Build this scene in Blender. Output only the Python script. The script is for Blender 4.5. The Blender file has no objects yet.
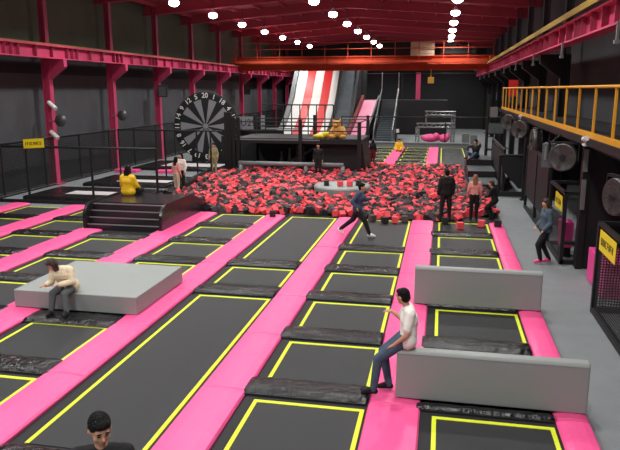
import bpy, bmesh, math, random
from mathutils import Vector, Matrix
random.seed(7)
SC = bpy.context.scene
COL = SC.collection
PI = math.pi

# ------------------------------------------------------------------ camera
H = 4.5
F_PX = 650.0
pitch = math.atan(136 / F_PX)
yaw = math.atan(133 / math.hypot(F_PX, 136))
cd = bpy.data.cameras.new('camera')
cam = bpy.data.objects.new('camera', cd)
COL.objects.link(cam)
cd.sensor_fit = 'HORIZONTAL'
cd.sensor_width = 36
cd.lens = 36 * F_PX / 620
cd.clip_end = 300
cam.location = (0, 0, H)
cam.rotation_euler = (PI / 2 - pitch, 0, yaw)
SC.camera = cam

# ------------------------------------------------------------------ materials
def lin(c):
    out = []
    for v in c[:3]:
        v = v / 255.0
        out.append(v / 12.92 if v <= 0.04045 else ((v + 0.055) / 1.055) ** 2.4)
    return tuple(out) + (1.0,)

def mat(name, rgb, rough=0.6, metal=0.0, var=0.12, scale=3.0, bump=0.0, bscale=40.0, spec=0.5, emit=0.0):
    m = bpy.data.materials.new(name)
    m.use_nodes = True
    nt = m.node_tree
    b = nt.nodes['Principled BSDF']
    c = lin(rgb)
    tc = nt.nodes.new('ShaderNodeTexCoord')
    nz = nt.nodes.new('ShaderNodeTexNoise')
    nz.inputs['Scale'].default_value = scale
    nz.inputs['Detail'].default_value = 4
    nt.links.new(tc.outputs['Object'], nz.inputs['Vector'])
    mx = nt.nodes.new('ShaderNodeMix')
    mx.data_type = 'RGBA'
    mx.inputs['A'].default_value = tuple(v * (1 - var) for v in c[:3]) + (1,)
    mx.inputs['B'].default_value = tuple(min(1, v * (1 + var)) for v in c[:3]) + (1,)
    nt.links.new(nz.outputs['Fac'], mx.inputs['Factor'])
    nt.links.new(mx.outputs['Result'], b.inputs['Base Color'])
    b.inputs['Roughness'].default_value = rough
    b.inputs['Metallic'].default_value = metal
    b.inputs['Specular IOR Level'].default_value = spec
    if emit:
        nt.links.new(mx.outputs['Result'], b.inputs['Emission Color'])
        b.inputs['Emission Strength'].default_value = emit
    if bump:
        n2 = nt.nodes.new('ShaderNodeTexNoise')
        n2.inputs['Scale'].default_value = bscale
        n2.inputs['Detail'].default_value = 3
        nt.links.new(tc.outputs['Object'], n2.inputs['Vector'])
        bp = nt.nodes.new('ShaderNodeBump')
        bp.inputs['Strength'].default_value = bump
        bp.inputs['Distance'].default_value = 0.05
        nt.links.new(n2.outputs['Fac'], bp.inputs['Height'])
        nt.links.new(bp.outputs['Normal'], b.inputs['Normal'])
    return m

def net_mat(name, rgb, cells=14.0, thick=0.3):
    """knotted netting: square mesh cords with open cells, in object space"""
    m = bpy.data.materials.new(name)
    m.use_nodes = True
    nt = m.node_tree
    b = nt.nodes['Principled BSDF']
    b.inputs['Base Color'].default_value = lin(rgb)
    b.inputs['Roughness'].default_value = 0.8
    uv = nt.nodes.new('ShaderNodeUVMap')
    uv.uv_map = 'UVMap'
    sep = nt.nodes.new('ShaderNodeSeparateXYZ')
    nt.links.new(uv.outputs['UV'], sep.inputs[0])
    outs = []
    for ax in ('X', 'Y'):
        a = nt.nodes.new('ShaderNodeMath'); a.operation = 'MULTIPLY'; a.inputs[1].default_value = cells
        f = nt.nodes.new('ShaderNodeMath'); f.operation = 'FRACT'
        l = nt.nodes.new('ShaderNodeMath'); l.operation = 'LESS_THAN'; l.inputs[1].default_value = thick
        nt.links.new(sep.outputs[ax], a.inputs[0]); nt.links.new(a.outputs[0], f.inputs[0]); nt.links.new(f.outputs[0], l.inputs[0])
        outs.append(l)
    mx = nt.nodes.new('ShaderNodeMath'); mx.operation = 'MAXIMUM'
    nt.links.new(outs[0].outputs[0], mx.inputs[0]); nt.links.new(outs[1].outputs[0], mx.inputs[1])
    nt.links.new(mx.outputs[0], b.inputs['Alpha'])
    return m

M = {}
M['pink'] = mat('pink_vinyl', (250, 88, 150), 0.42, var=0.06, scale=1.2, bump=0.25, bscale=5)
M['pinkbox'] = mat('pink_padding', (235, 70, 150), 0.5, var=0.1)
M['bed'] = mat('woven_trampoline_bed', (36, 37, 39), 0.55, var=0.3, scale=25, bump=0.3, bscale=120)
M['pad'] = mat('black_vinyl_padding', (21, 20, 23), 0.22, var=0.25, scale=6, bump=1.0, bscale=9, spec=0.6)
M['gap'] = mat('black_underlay', (18, 17, 20), 0.7, var=0.2)
M['yellow'] = mat('yellow_tape', (222, 232, 40), 0.6, var=0.05)
M['floor'] = mat('grey_carpet', (124, 127, 129), 0.85, var=0.12, scale=2.5, bump=0.3, bscale=90)
M['grey'] = mat('grey_vinyl', (142, 146, 143), 0.5, var=0.04, scale=2)
M['platform'] = mat('black_gloss_vinyl', (36, 33, 36), 0.22, var=0.15, scale=3, bump=0.15, bscale=8)
M['edge'] = mat('light_step_edging', (120, 120, 122), 0.4)
M['foam_red'] = mat('red_foam', (236, 78, 88), 0.75, var=0.12, scale=5)
M['foam_dark'] = mat('black_foam', (32, 30, 32), 0.7, var=0.3, scale=5)
M['foam_grey'] = mat('grey_foam', (78, 68, 68), 0.8, var=0.2, scale=5)
M['steel_pink'] = mat('pink_painted_steel', (196, 62, 102), 0.5, var=0.15, scale=1.5)
M['steel_pink_dull'] = mat('dull_pink_painted_steel', (150, 48, 76), 0.6, var=0.2, scale=1.5)
M['red_ceiling'] = mat('red_ceiling_sheet', (172, 60, 78), 0.7, var=0.2, scale=0.6)
M['crane'] = mat('orange_red_crane_paint', (184, 72, 48), 0.9, var=0.3, scale=0.8, spec=.15)
M['wall_right'] = mat('darker_grey_wall', (46, 46, 50), .8, var=.3)
M['wall_dark'] = mat('dark_grey_wall', (74, 74, 78), 0.8, var=0.25, scale=1.2, bump=0.2)
M['wall_olive'] = mat('dark_olive_cladding', (78, 84, 68), 0.8, var=0.3, scale=0.5, bump=0.2)
M['wall_black'] = mat('black_cladding', (30, 30, 33), 0.75, var=0.3, scale=1.5)
M['black'] = mat('black_steel', (18, 18, 20), 0.5, var=0.2)
M['black_soft'] = mat('black_board', (20, 20, 22), 0.6, var=0.25, scale=2)
M['net'] = net_mat('black_netting', (16, 16, 18), 12, 0.44)
M['net_fine'] = net_mat('black_fine_netting', (14, 14, 16), 18, 0.36)
M['rail_yellow'] = mat('yellow_rail_paint', (222, 158, 32), 0.45, var=0.12)
M['conductor'] = mat('yellow_conductor_bar', (176, 152, 66), 0.6)
M['orange_edge'] = mat('worn_orange_trim', (150, 96, 40), 0.6)
M['sign_yellow'] = mat('yellow_sign', (238, 214, 30), 0.5, var=0.05)
M['ink'] = mat('black_ink', (22, 20, 16), 0.6)
M['white'] = mat('white_plastic', (225, 225, 220), 0.4, var=0.04)
M['dial_grey'] = mat('grey_dart_segment', (140, 140, 144), 0.7, var=0.06)
M['dial_black'] = mat('black_dart_segment', (22, 22, 24), 0.7)
M['fan'] = mat('brushed_fan_metal', (96, 96, 94), 0.38, metal=0.6, var=0.25, scale=8)
M['galv'] = mat('galvanised_metal', (128, 130, 128), 0.4, metal=0.4, var=0.15)
M['slide_red'] = mat('red_inflatable', (206, 36, 34), 0.5, var=0.05)
M['slide_white'] = mat('white_inflatable', (214, 214, 208), 0.5, var=0.04)
M['tread'] = mat('dark_grey_tread', (58, 62, 64), 0.5)
M['slide_pink'] = mat('pale_pink_slide', (208, 112, 146), 0.5, var=.05)
M['slide_dark'] = mat('dark_slate_slide', (70, 78, 82), 0.4, var=0.4, scale=2)
M['slide_side'] = mat('grey_slide_wall', (120, 124, 126), 0.5)
M['pale_bed'] = mat('pale_trampoline_bed', (190, 182, 180), 0.7, var=0.08)
M['beige_box'] = mat('beige_metal_cabinet', (188, 160, 130), 0.6)
M['bear'] = mat('golden_plush', (206, 150, 78), 0.95, var=0.2, scale=20, bump=0.5, bscale=60)
M['bear_y'] = mat('yellow_plush', (230, 205, 60), 0.9, var=0.1, scale=20)
M['brass'] = mat('warm_metal', (190, 140, 60), 0.4, metal=0.5)
M['skin'] = mat('skin', (198, 146, 118), 0.55, var=0.05, scale=10)
M['hair'] = mat('black_hair', (13, 11, 11), 0.6, var=0.3, scale=30, bump=0.9, bscale=60, spec=.2)
M['hair_brown'] = mat('brown_hair', (52, 36, 30), 0.5, var=0.3, scale=30, bump=0.6, bscale=60)
M['hair_blonde'] = mat('reddish_blonde_hair', (150, 96, 66), 0.5, var=0.3, scale=30, bump=0.6, bscale=60)
M['cloth_white'] = mat('white_cotton', (232, 228, 220), 0.85, var=0.05, scale=5, bump=0.5, bscale=9)
M['cloth_cream'] = mat('cream_knit', (222, 208, 176), 0.9, var=0.12, scale=6, bump=0.6, bscale=14)
M['denim'] = mat('blue_grey_denim', (66, 84, 104), 0.85, var=0.25, scale=9, bump=0.4, bscale=14)
M['denim_pale'] = mat('washed_denim_jacket', (70, 88, 100), 0.85, var=0.25, scale=9, bump=0.4, bscale=14)
M['cloth_grey'] = mat('charcoal_grey_cotton', (84, 88, 90), 0.85, var=0.2, scale=6, bump=0.4, bscale=12)
M['cloth_black'] = mat('black_cotton', (14, 13, 15), 0.85, var=0.2, bump=0.4, bscale=12)
M['cloth_yellow'] = mat('yellow_jacket_cloth', (238, 190, 24), 0.6, var=0.08, bump=0.5, bscale=8)
M['cloth_pink'] = mat('dusty_pink_cotton', (224, 150, 140), 0.85, bump=0.4, bscale=12)
M['cloth_beige'] = mat('beige_cotton', (200, 176, 152), 0.85, bump=0.4, bscale=12)
M['cloth_red'] = mat('dark_red_cotton', (112, 20, 26), 0.85)
M['cloth_blue'] = mat('slate_blue_cotton', (62, 80, 104), 0.85, var=0.2, bump=0.4, bscale=12)
M['cloth_khaki'] = mat('khaki_camouflage', (150, 142, 104), 0.85, var=0.45, scale=9)
M['hot_pink'] = mat('hot_pink_cloth', (250, 80, 140), 0.7)
M['eye'] = mat('dark_eye', (20, 14, 12), 0.2)
M['lip'] = mat('lip', (170, 92, 84), 0.5)

def lamp_mat():
    m = bpy.data.materials.new('glowing_lamp')
    m.use_nodes = True
    b = m.node_tree.nodes['Principled BSDF']
    b.inputs['Base Color'].default_value = (1, 1, 1, 1)
    b.inputs['Emission Color'].default_value = (1.0, 0.95, 0.95, 1)
    b.inputs['Emission Strength'].default_value = 22
    return m
M['lamp'] = lamp_mat()

# ------------------------------------------------------------------ mesh helpers
class MB:
    def __init__(s):
        s.v = []; s.f = []; s.mi = []
    def add(s, vs, fs, mi=0):
        o = len(s.v)
        s.v += [tuple(v) for v in vs]
        s.f += [tuple(i + o for i in f) for f in fs]
        s.mi += [mi] * len(fs)
        return s
    def box(s, x0, x1, y0, y1, z0, z1, mi=0):
        vs = [(x, y, z) for z in (z0, z1) for y in (y0, y1) for x in (x0, x1)]
        return s.add(vs, [(0, 2, 3, 1), (4, 5, 7, 6), (0, 1, 5, 4), (2, 6, 7, 3), (0, 4, 6, 2), (1, 3, 7, 5)], mi)
    def rbox(s, x0, x1, y0, y1, z0, z1, r=0.03, mi=0):
        """box whose long edges are rounded off (bevelled cross-section and pillowed ends)"""
        rings = []
        for z, k in ((z0, 0), (z1 - r, 0), (z1 - r * .3, r * .3), (z1, r)):
            rings.append([(x0 + k, y0 + k, z), (x1 - k, y0 + k, z), (x1 - k, y1 - k, z), (x0 + k, y1 - k, z)])
        vs = [p for ring in rings for p in ring]
        fs = [(3, 2, 1, 0)]
        for i in range(3):
            for j in range(4):
                a = i * 4 + j; b = i * 4 + (j + 1) % 4
                fs.append((a, b, b + 4, a + 4))
        fs.append((12, 13, 14, 15))
        return s.add(vs, fs, mi)
    def prism(s, poly, axis, a, b, mi=0):
        """extrude a 2-D polygon along axis ('x': poly=(y,z); 'y': (x,z); 'z': (x,y))"""
        def P(p, t):
            return (t, p[0], p[1]) if axis == 'x' else (p[0], t, p[1]) if axis == 'y' else (p[0], p[1], t)
        n = len(poly)
        vs = [P(p, a) for p in poly] + [P(p, b) for p in poly]
        fs = [tuple(range(n))[::-1], tuple(range(n, 2 * n))]
        fs += [(i, (i + 1) % n, n + (i + 1) % n, n + i) for i in range(n)]
        return s.add(vs, fs, mi)
    def tube(s, pts, r, n=8, mi=0, rs=None):
        pts = [Vector(p) for p in pts]
        vs = []; fs = []
        for i, p in enumerate(pts):
            d = (pts[min(i + 1, len(pts) - 1)] - pts[max(i - 1, 0)]).normalized()
            up = Vector((0, 0, 1)) if abs(d.z) < 0.9 else Vector((1, 0, 0))
            a = d.cross(up).normalized(); b = a.cross(d)
            rr = rs[i] if rs else r
            for k in range(n):
                t = 2 * PI * k / n + PI / n
                vs.append(p + (a * math.cos(t) + b * math.sin(t)) * rr)
        for i in range(len(pts) - 1):
            for k in range(n):
                fs.append((i * n + k, i * n + (k + 1) % n, (i + 1) * n + (k + 1) % n, (i + 1) * n + k))
        fs.append(tuple(range(n))[::-1]); fs.append(tuple(range((len(pts) - 1) * n, len(pts) * n)))
        return s.add(vs, fs, mi)
    def lathe(s, prof, c, n=24, mi=0, axis='z'):
        vs = []; fs = []
        for r, h in prof:
            for k in range(n):
                t = 2 * PI * k / n
                x, y = r * math.cos(t), r * math.sin(t)
                if axis == 'z': vs.append((c[0] + x, c[1] + y, c[2] + h))
                elif axis == 'y': vs.append((c[0] + x, c[1] + h, c[2] + y))
                else: vs.append((c[0] + h, c[1] + x, c[2] + y))
        for i in range(len(prof) - 1):
            for k in range(n):
                fs.append((i * n + k, i * n + (k + 1) % n, (i + 1) * n + (k + 1) % n, (i + 1) * n + k))
        fs.append(tuple(range(n))); fs.append(tuple(range((len(prof) - 1) * n, len(prof) * n)))
        return s.add(vs, fs, mi)
    def ell(s, c, r, n=14, m=9, mi=0, rot=None):
        vs = []; fs = []
        c = Vector(c)
        R = rot or Matrix.Identity(3)
        for i in range(m + 1):
            ph = PI * i / m
            for k in range(n):
                t = 2 * PI * k / n
                vs.append(c + R @ Vector((r[0] * math.sin(ph) * math.cos(t), r[1] * math.sin(ph) * math.sin(t), r[2] * math.cos(ph))))
        for i in range(m):
            for k in range(n):
                fs.append((i * n + k, (i + 1) * n + k, (i + 1) * n + (k + 1) % n, i * n + (k + 1) % n))
        return s.add(vs, fs, mi)
    def cap(s, p0, r0, p1, r1, n=12, mi=0):
        p0 = Vector(p0); p1 = Vector(p1)
        d = p1 - p0
        if d.length < 1e-5: d = Vector((0, 0, 1e-4)); p1 = p0 + d
        dn = d.normalized()
        up = Vector((0, 0, 1)) if abs(dn.z) < 0.9 else Vector((1, 0, 0))
        a = dn.cross(up).normalized(); b = a.cross(dn)
        rings = []
        for j in range(5):
            t = PI / 2 * j / 4.0
            rings.append((p0 - dn * r0 * math.cos(t), max(r0 * math.sin(t), 1e-4)))
        for j in range(5):
            t = PI / 2 * j / 4.0
            rings.append((p1 + dn * r1 * math.sin(t), max(r1 * math.cos(t), 1e-4)))
        vs = []; fs = []
        for p, r in rings:
            for k in range(n):
                t = 2 * PI * k / n
                vs.append(p + (a * math.cos(t) + b * math.sin(t)) * r)
        for i in range(len(rings) - 1):
            for k in range(n):
                fs.append((i * n + k, i * n + (k + 1) % n, (i + 1) * n + (k + 1) % n, (i + 1) * n + k))
        fs.append(tuple(range(n))[::-1]); fs.append(tuple(range((len(rings) - 1) * n, len(rings) * n)))
        return s.add(vs, fs, mi)
    def mesh(s, name, mats, smooth=False, fix=True):
        me = bpy.data.meshes.new(name)
        me.from_pydata(s.v, [], s.f)
        for m in mats: me.materials.append(m)
        me.polygons.foreach_set('material_index', s.mi)
        if fix:
            bm = bmesh.new(); bm.from_mesh(me)
            bmesh.ops.recalc_face_normals(bm, faces=bm.faces)
            bm.to_mesh(me); bm.free()
        if smooth: me.polygons.foreach_set('use_smooth', [True] * len(me.polygons))
        me.update()
        return me

def build(name, mb, m, parent=None, smooth=False, label=None, bevel=0):
    mats = m if isinstance(m, (list, tuple)) else [m]
    me = mb.mesh(name, mats, smooth)
    o = bpy.data.objects.new(name, me)
    COL.objects.link(o)
    if parent: o.parent = parent
    if label: o['label'] = label
    if bevel:
        b = o.modifiers.new('bevel', 'BEVEL'); b.width = bevel; b.segments = 3; b.limit_method = 'ANGLE'
    return o

def tag(o, label, cat, group=None, kind=None):
    o['label'] = label; o['category'] = cat
    if group: o['group'] = group
    if kind: o['kind'] = kind
    return o

def thing(name, label, cat, loc=(0, 0, 0), rz=0, group=None):
    o = bpy.data.objects.new(name, None); COL.objects.link(o)
    o.location = loc; o.rotation_euler = (0, 0, rz); o.empty_display_size = 0.2
    return tag(o, label, cat, group)

def struct(name, mb, m, label=None):
    o = build(name, mb, m); o['kind'] = 'structure'
    o['category'] = name.split('_')[0]
    o['label'] = label or name.replace('_', ' ')
    return o

def dup(root, loc, label=None, rz=None):
    r = root.copy(); COL.objects.link(r); r.location = loc
    if rz is not None: r.rotation_euler = (0, 0, rz)
    if label: r['label'] = label
    for ch in list(root.children):
        c = ch.copy(); COL.objects.link(c); c.parent = r
        for g in list(ch.children):
            d = g.copy(); COL.objects.link(d); d.parent = c
    return r

def net_panel(name, p0, p1, z0, z1, m, parent):
    """vertical netting panel from p0 to p1 (xy)"""
    L = math.hypot(p1[0] - p0[0], p1[1] - p0[1])
    me = bpy.data.meshes.new(name)
    me.from_pydata([(p0[0], p0[1], z0), (p1[0], p1[1], z0), (p1[0], p1[1], z1), (p0[0], p0[1], z1)], [], [(0, 1, 2, 3)])
    me.materials.append(m)
    uv = me.uv_layers.new(name='UVMap')
    for i, c in enumerate(((0, 0), (L, 0), (L, z1 - z0), (0, z1 - z0))): uv.data[i].uv = c
    o = bpy.data.objects.new(name, me); COL.objects.link(o); o.parent = parent
    return o

def text_mesh(s, size, m, parent, loc, rot, name='lettering', ext=0.004, bold=0.0, sx=1.0):
    c = bpy.data.curves.new(name, 'FONT'); c.body = s; c.size = size; c.align_x = 'CENTER'; c.align_y = 'CENTER'
    c.extrude = ext; c.offset = bold; c.resolution_u = 3
    t = bpy.data.objects.new('tmp', c); COL.objects.link(t)
    dg = bpy.context.evaluated_depsgraph_get(); dg.update()
    me = bpy.data.meshes.new_from_object(t.evaluated_get(dg))
    COL.objects.unlink(t); bpy.data.objects.remove(t)
    me.materials.clear(); me.materials.append(m)
    o = bpy.data.objects.new(name, me); COL.objects.link(o)
    o.parent = parent; o.location = loc; o.rotation_euler = rot; o.scale = (sx, 1, 1)
    return o

ORD = ['nearest', 'second', 'third', 'fourth', 'fifth', 'sixth', 'seventh', 'eighth', 'ninth', 'tenth', 'eleventh', 'twelfth', 'thirteenth', 'fourteenth', 'fifteenth']

# ------------------------------------------------------------------ setting
WL, WR, YB = -18.9, 5.3, 78.0
struct('floor', MB().box(-19.2, 8.2, -3, YB + .4, -0.3, -0.02), M['floor'], 'grey carpeted floor of the trampoline hall')
struct('wall_left', MB().box(WL - .3, WL, -1, YB, -0.02, 5.2), M['wall_dark'], 'dark grey lower wall of the left side')
struct('trim_1', MB().box(WL - .3, WL + .02, -1, YB, 5.2, 6.1), M['wall_black'], 'shadow under the left crane beam, painted as a black band')  # shadow beneath the runway beam, painted in as a black strip of wall
struct('trim_2', MB().box(WL - .3, WL + .01, -1, YB, 6.1, 10.2), M['wall_olive'], 'dark olive upper cladding of the left wall')
struct('wall_right', MB().box(WR, WR + .25, 2, YB, 3.42, 10.2), M['wall_right'], 'dark upper wall on the right side')
struct('trim_3', MB().box(8, 8.2, 2, YB, -.02, 3.16), M['wall_black'], 'black wall under the right gallery')
struct('wall_back', MB().box(-19.2, 8.2, YB, YB + .3, -.02, 10.8), M['wall_black'], 'black far end wall')
cm = MB()
cm.prism([(WL - .3, 9.7), (-6.8, 10.7), (WR + .3, 9.7), (WR + .3, 9.9), (-6.8, 10.9), (WL - .3, 9.9)], 'y', -1, YB + .3)
for k in range(14):                       # purlins running down the hall
    t = (k + .5) / 14; x = WL + t * (WR - WL)
    z = 10.7 - abs(x + 6.8) / 12.1
    cm.box(x - .06, x + .06, -1, YB, z - .22, z)
struct('ceiling', cm, M['red_ceiling'], 'dark red pitched ceiling')
rafter0 = None
for i in range(9):
    Y = 28.2 + 6.1 * i
    mb = MB()
    for d, w in ((.0, .06), (.5, .0)):
        pass
    mb.prism([(WL, 9.1), (-6.8, 10.05), (WR, 9.1), (WR, 9.65), (-6.8, 10.65), (WL, 9.65)], 'y', -.05, .05)
    mb.prism([(WL, 9.03), (-6.8, 9.98), (WR, 9.03), (WR, 9.1), (-6.8, 10.05), (WL, 9.1)], 'y', -.16, .16)
    if rafter0 is None:
        o = rafter0 = build('roof_rafter', mb, M['red_ceiling'])
    else:
        o = rafter0.copy(); COL.objects.link(o)
    o.location = (0, Y, 0)
    tag(o, 'dark red roof rafter across the hall, %s from the camera' % ORD[i], 'rafter', 'roof rafters')

# columns -------------------------------------------------------------
def column(side):
    s = 1 if side == 'left' else -1
    t = thing('steel_column', 'col', 'column', group='pink steel columns along the %s wall' % side)
    mm = M['steel_pink'] if side == 'left' else M['black']
    lo = MB()
    lo.box(-.18, -.14, -.15, .15, 0, 5.85); lo.box(.14, .18, -.15, .15, 0, 5.85); lo.box(-.15, .15, -.015, .015, 0, 5.85)
    lo.box(-.34, .34, -.3, .3, 0, .05)
    build('lower_shaft', lo, mm, t)
    c = MB()
    c.prism([(.14 * s, 4.9), (.14 * s, 5.85), (.98 * s, 5.85), (.98 * s, 5.5)], 'y', -.13, .13)
    build('corbel', c, mm, t)
    u = MB()
    u.box(-.12, .12, -.03, .03, 5.85, 9.5); u.box(-.15, -.10, -.14, .14, 5.85, 9.5); u.box(.10, .15, -.14, .14, 5.85, 9.5)
    build('upper_shaft', u, M['steel_pink_dull'] if side == 'left' else M['wall_dark'], t)
    return t
cl = column('left'); cr = column('right')
for i in range(9):
    Y = 28.2 + 6.1 * i
    for src, x, nm in ((cl, -18.2, 'left'), (cr, 4.75, 'right')):
        r = src if i == 0 else dup(src, (0, 0, 0))
        r.location = (x, Y, 0)
        if nm == 'right':
            r['label'] = 'dark steel column with corbel against the right wall, %s from the camera' % ORD[i]
        else:
            r['label'] = 'pink steel column with corbel against the left wall, %s from the camera' % ORD[i]
        r['group'] = 'steel columns along the %s wall' % nm

# crane runway beams -----------------------------------------------------
def runway(name, x, s, label, y0):
    t = thing(name, label, 'beam', (x, 0, 0))
    b = MB()
    b.box(-.03, .03, y0, 77, 5.87, 6.42); b.box(-.2, .2, y0, 77, 5.85, 5.9); b.box(-.22, .22, y0, 77, 6.38, 6.44)
    build('girder', b, M['steel_pink'], t)
    st = MB()
    y = y0 + .5
    k = 0
    while y < 77:
        st.box(-.19, .19, y - .015, y + .015, 5.9, 6.38)
        k += 1
        y += 1.22 if k % 5 not in (0, 4) else .45
    build('stiffener_plates', st, M['steel_pink_dull'], t)
    return t
rl = runway('runway_beam', -17.55, 1, 'long pink crane beam along the left wall on column corbels', 20)
build('crane_rail', MB().box(-.05, .05, 20, 77, 6.44, 6.52).box(.16, .22, 20, 77, 6.44, 6.48), M['orange_edge'], rl)
rr = runway('runway_beam', 3.75, -1, 'long pink crane beam above the gallery on the right', 6)
cb = MB()
for k in range(4):
    cb.box(-.40 + k * .02, -.35 + k * .02, 6, 77, 6.46 + k * .055, 6.485 + k * .055)
    for q in range(11): cb.box(-.40 + k * .02, -.22, 9 + q * 6.1, 9.06 + q * 6.1, 6.44 + k * .055, 6.46 + k * .055)
build('conductor_bar', cb, M['conductor'], rr, label='four parallel yellow conductor bars')
for i in range(9):
    y = 15 + i * 6.55
    bk = MB().box(-.27, -.22, y - .04, y + .04, 5.45, 5.88).box(-.3, -.2, y - .07, y + .07, 5.42, 5.5)
    build('hanger_bracket', bk, M['galv'], rr, label='pale hanging bracket')

# overhead crane -----------------------------------------------------
ct = thing('overhead_crane', 'orange red overhead travelling crane bridging the hall near its far end', 'crane', (0, 56, 0))
g = MB().box(-17.9, 4.1, -.25, .25, 6.1, 7.1).box(-17.9, 4.1, -.4, .4, 7.1, 7.2).box(-17.9, 4.1, -.4, .4, 6.02, 6.1)
for k in range(12):
    x = -17 + k * 1.85
    g.box(x - .03, x + .03, -.32, -.25, 6.1, 7.1)
build('front_girder', g, M['crane'], ct)
g = MB().box(-17.9, 4.1, 1.9, 2.4, 6.1, 7.25).box(-17.9, 4.1, 1.8, 2.5, 7.25, 7.32)
build('rear_girder', g, M['crane'], ct)
wk = MB().box(-17.5, 3.8, -1.1, -.4, 6.62, 6.68).box(-17.5, 3.8, -1.12, -1.07, 6.62, 6.8)
build('walkway', wk, M['crane'], ct)
for x in (-17.75, 3.75):
    build('end_carriage', MB().rbox(x - .2, x + .2, -.9, 3.2, 6.65, 7.1), M['crane'], ct)
ra = MB()
for z in (7.75, 8.25):
    ra.tube([(-17.5, -1.05, z), (3.8, -1.05, z)], .028, 6)
for k in range(12):
    x = -17.5 + k * 21.3 / 11
    ra.tube([(x, -1.05, 6.68), (x, -1.05, 8.25)], .028, 6)
build('guard_rail', ra, M['crane'], ct)
build('control_cabinet', MB().box(-2.7, -.8, -.9, -.35, 7.15, 8.25).box(-2.6, -.9, -.93, -.9, 7.3, 8.15), M['beige_box'], ct)
tr = MB().box(-.3, 2.6, .3, 1.9, 7.35, 7.9).box(.1, .9, .4, 1.7, 7.9, 8.3).lathe([(.35, 0), (.35, .9)], (1.2, .7, 7.9), 12, axis='x').box(2.2, 2.5, -.5, 2.3, 7.3, 7.6)
build('hoist_trolley', tr, M['black'], ct)
hk = MB().tube([(-1.0, -.6, 6.1), (-1.0, -.6, 5.4)], .04).rbox(-1.25, -.75, -.8, -.4, 4.95, 5.45)
build('hoist_block', hk, M['brass'], ct)

# pendant lamps -----------------------------------------------------
def lamp():
    t = thing('pendant_lamp', 'x', 'lamp', group='white pendant high bay lamps')
    build('cord', MB().tube([(0, 0, .35), (0, 0, 1.5)], .015, 6), M['black'], t)
    build('reflector', MB().lathe([(.06, .38), (.09, .3), (.16, .22), (.27, .02), (.30, -.02), (.28, -.02), (.25, .04), (.14, .2)], (0, 0, 0), 20), M['white'], t, smooth=True)
    build('bulb', MB().ell((0, 0, .0), (.28, .28, .19)), M['lamp'], t, smooth=True)
    return t
l0 = lamp()
first = True
LAMP_W = 520
ld = bpy.data.lights.new('lamp_light', 'SPOT'); ld.energy = LAMP_W; ld.spot_size = math.radians(150); ld.spot_blend = .6; ld.shadow_soft_size = .25; ld.color = (.96, 1.0, .98)
for r, (x, rn) in enumerate(((-14.2, 'left row'), (-6.8, 'middle row'), (.55, 'right row'))):
    n = 0
    for k in range(14):
        Y = -.2 + 6.1 * k - (1.5, .6, 0)[r]
        if Y > 77: continue
        o = l0 if first else dup(l0, (0, 0, 0))
        first = False
        o.location = (x, Y - .8, 8.98)
        o['label'] = 'bright white pendant lamp under the ceiling, %s, %s from the camera' % (rn, ORD[k])
        lo = bpy.data.objects.new('lamp_light', ld); COL.objects.link(lo); lo.parent = o; lo.location = (0, 0, -.25)

# ------------------------------------------------------------------ trampoline grid
PY = 2.28
ROWY = [8.48 + PY * i for i in range(-1, 7)]          # far edge of each bed: 6.2 .. 22.16
COLS = [(0.03, 'column beside the grey walkway'), (-2.53, 'column left of the grey wedges'), (-5.10, 'column of the long beds'),
        (-7.68, 'column of the low grey block'), (-10.33, 'column of the stepped platform'), (-12.97, 'second column from the left'), (-15.62, 'leftmost column')]
BW = 1.62
def ordn(i): return ORD[i]

def trampoline(x, y0, y1, label):
    t = thing('trampoline', label, 'trampoline', (x + BW / 2, (y0 + y1) / 2, 0), 0, 'black trampolines with yellow borders')
    w = BW / 2; h = (y1 - y0) / 2
    build('frame_cover', MB().box(-w - .16, w + .2, -h - .1, h + .14, -.019, .03), M['gap'], t)
    build('bed', MB().box(-w + .02, w - .02, -h, h - .02, .03, .04), M['bed'], t)
    s = MB().box(-w, -w + .06, -h, h, .03, .046).box(w - .06, w, -h, h, .03, .046).box(-w, w, h - .07, h, .03, .047)
    build('border_line', s, M['yellow'], t)
    return t

def pad(x, y, label, w=None, h=.11, d=.56, seed=0):
    rnd = random.Random(seed)
    d = d + .05
    x0, x1 = x - .22, x + BW + .03
    t = thing('divider_pad', label, 'pad', ((x0 + x1) / 2, y + d / 2, 0), 0, 'black divider pads between trampolines')
    L = x1 - x0
    n = 26; m = 7
    vs = []; fs = []
    for i in range(n + 1):
        u = -L / 2 + L * i / n
        e = min(1, min(i, n - i) / 1.5)
        for j in range(m + 1):
            a = j / m
            yy = -d / 2 + d * a
            prof = (.72, .97, 1, .98, 1, .96, .8, .5)[j]
            zz = .031 + (h - .03) * prof * (.75 + .25 * e) + rnd.uniform(-.009, .009) * e
            if j in (0, m): zz = .031
            vs.append((u, yy, zz))
    for i in range(n):
        for j in range(m):
            a = i * (m + 1) + j
            fs.append((a, a + m + 1, a + m + 2, a + 1))
    k = len(vs)
    vs += [(-L / 2, -d / 2, .0), (L / 2, -d / 2, .0), (L / 2, d / 2, .0), (-L / 2, d / 2, .0)]
    A = 0; B = n * (m + 1); C_ = B + m; D_ = m
    fs += [tuple([k] + [i * (m + 1) for i in range(n + 1)][:1] + [i * (m + 1) for i in range(1, n + 1)] + [k + 1])]
    fs += [tuple([k + 1] + [B + j for j in range(m + 1)] + [k + 2]), tuple([k + 2] + [i * (m + 1) + m for i in range(n, -1, -1)] + [k + 3]), tuple([k + 3] + [j for j in range(m, -1, -1)] + [k])]
    mb = MB(); mb.add(vs, fs)
    build('padded_cover', mb, M['pad'], t, smooth=True)
    build('pad_edge', MB().box(-L / 2 + .02, L / 2 - .02, -d / 2 - .012, -d / 2 + .01, .0, .06), M['gap'], t)
    return t

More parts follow.
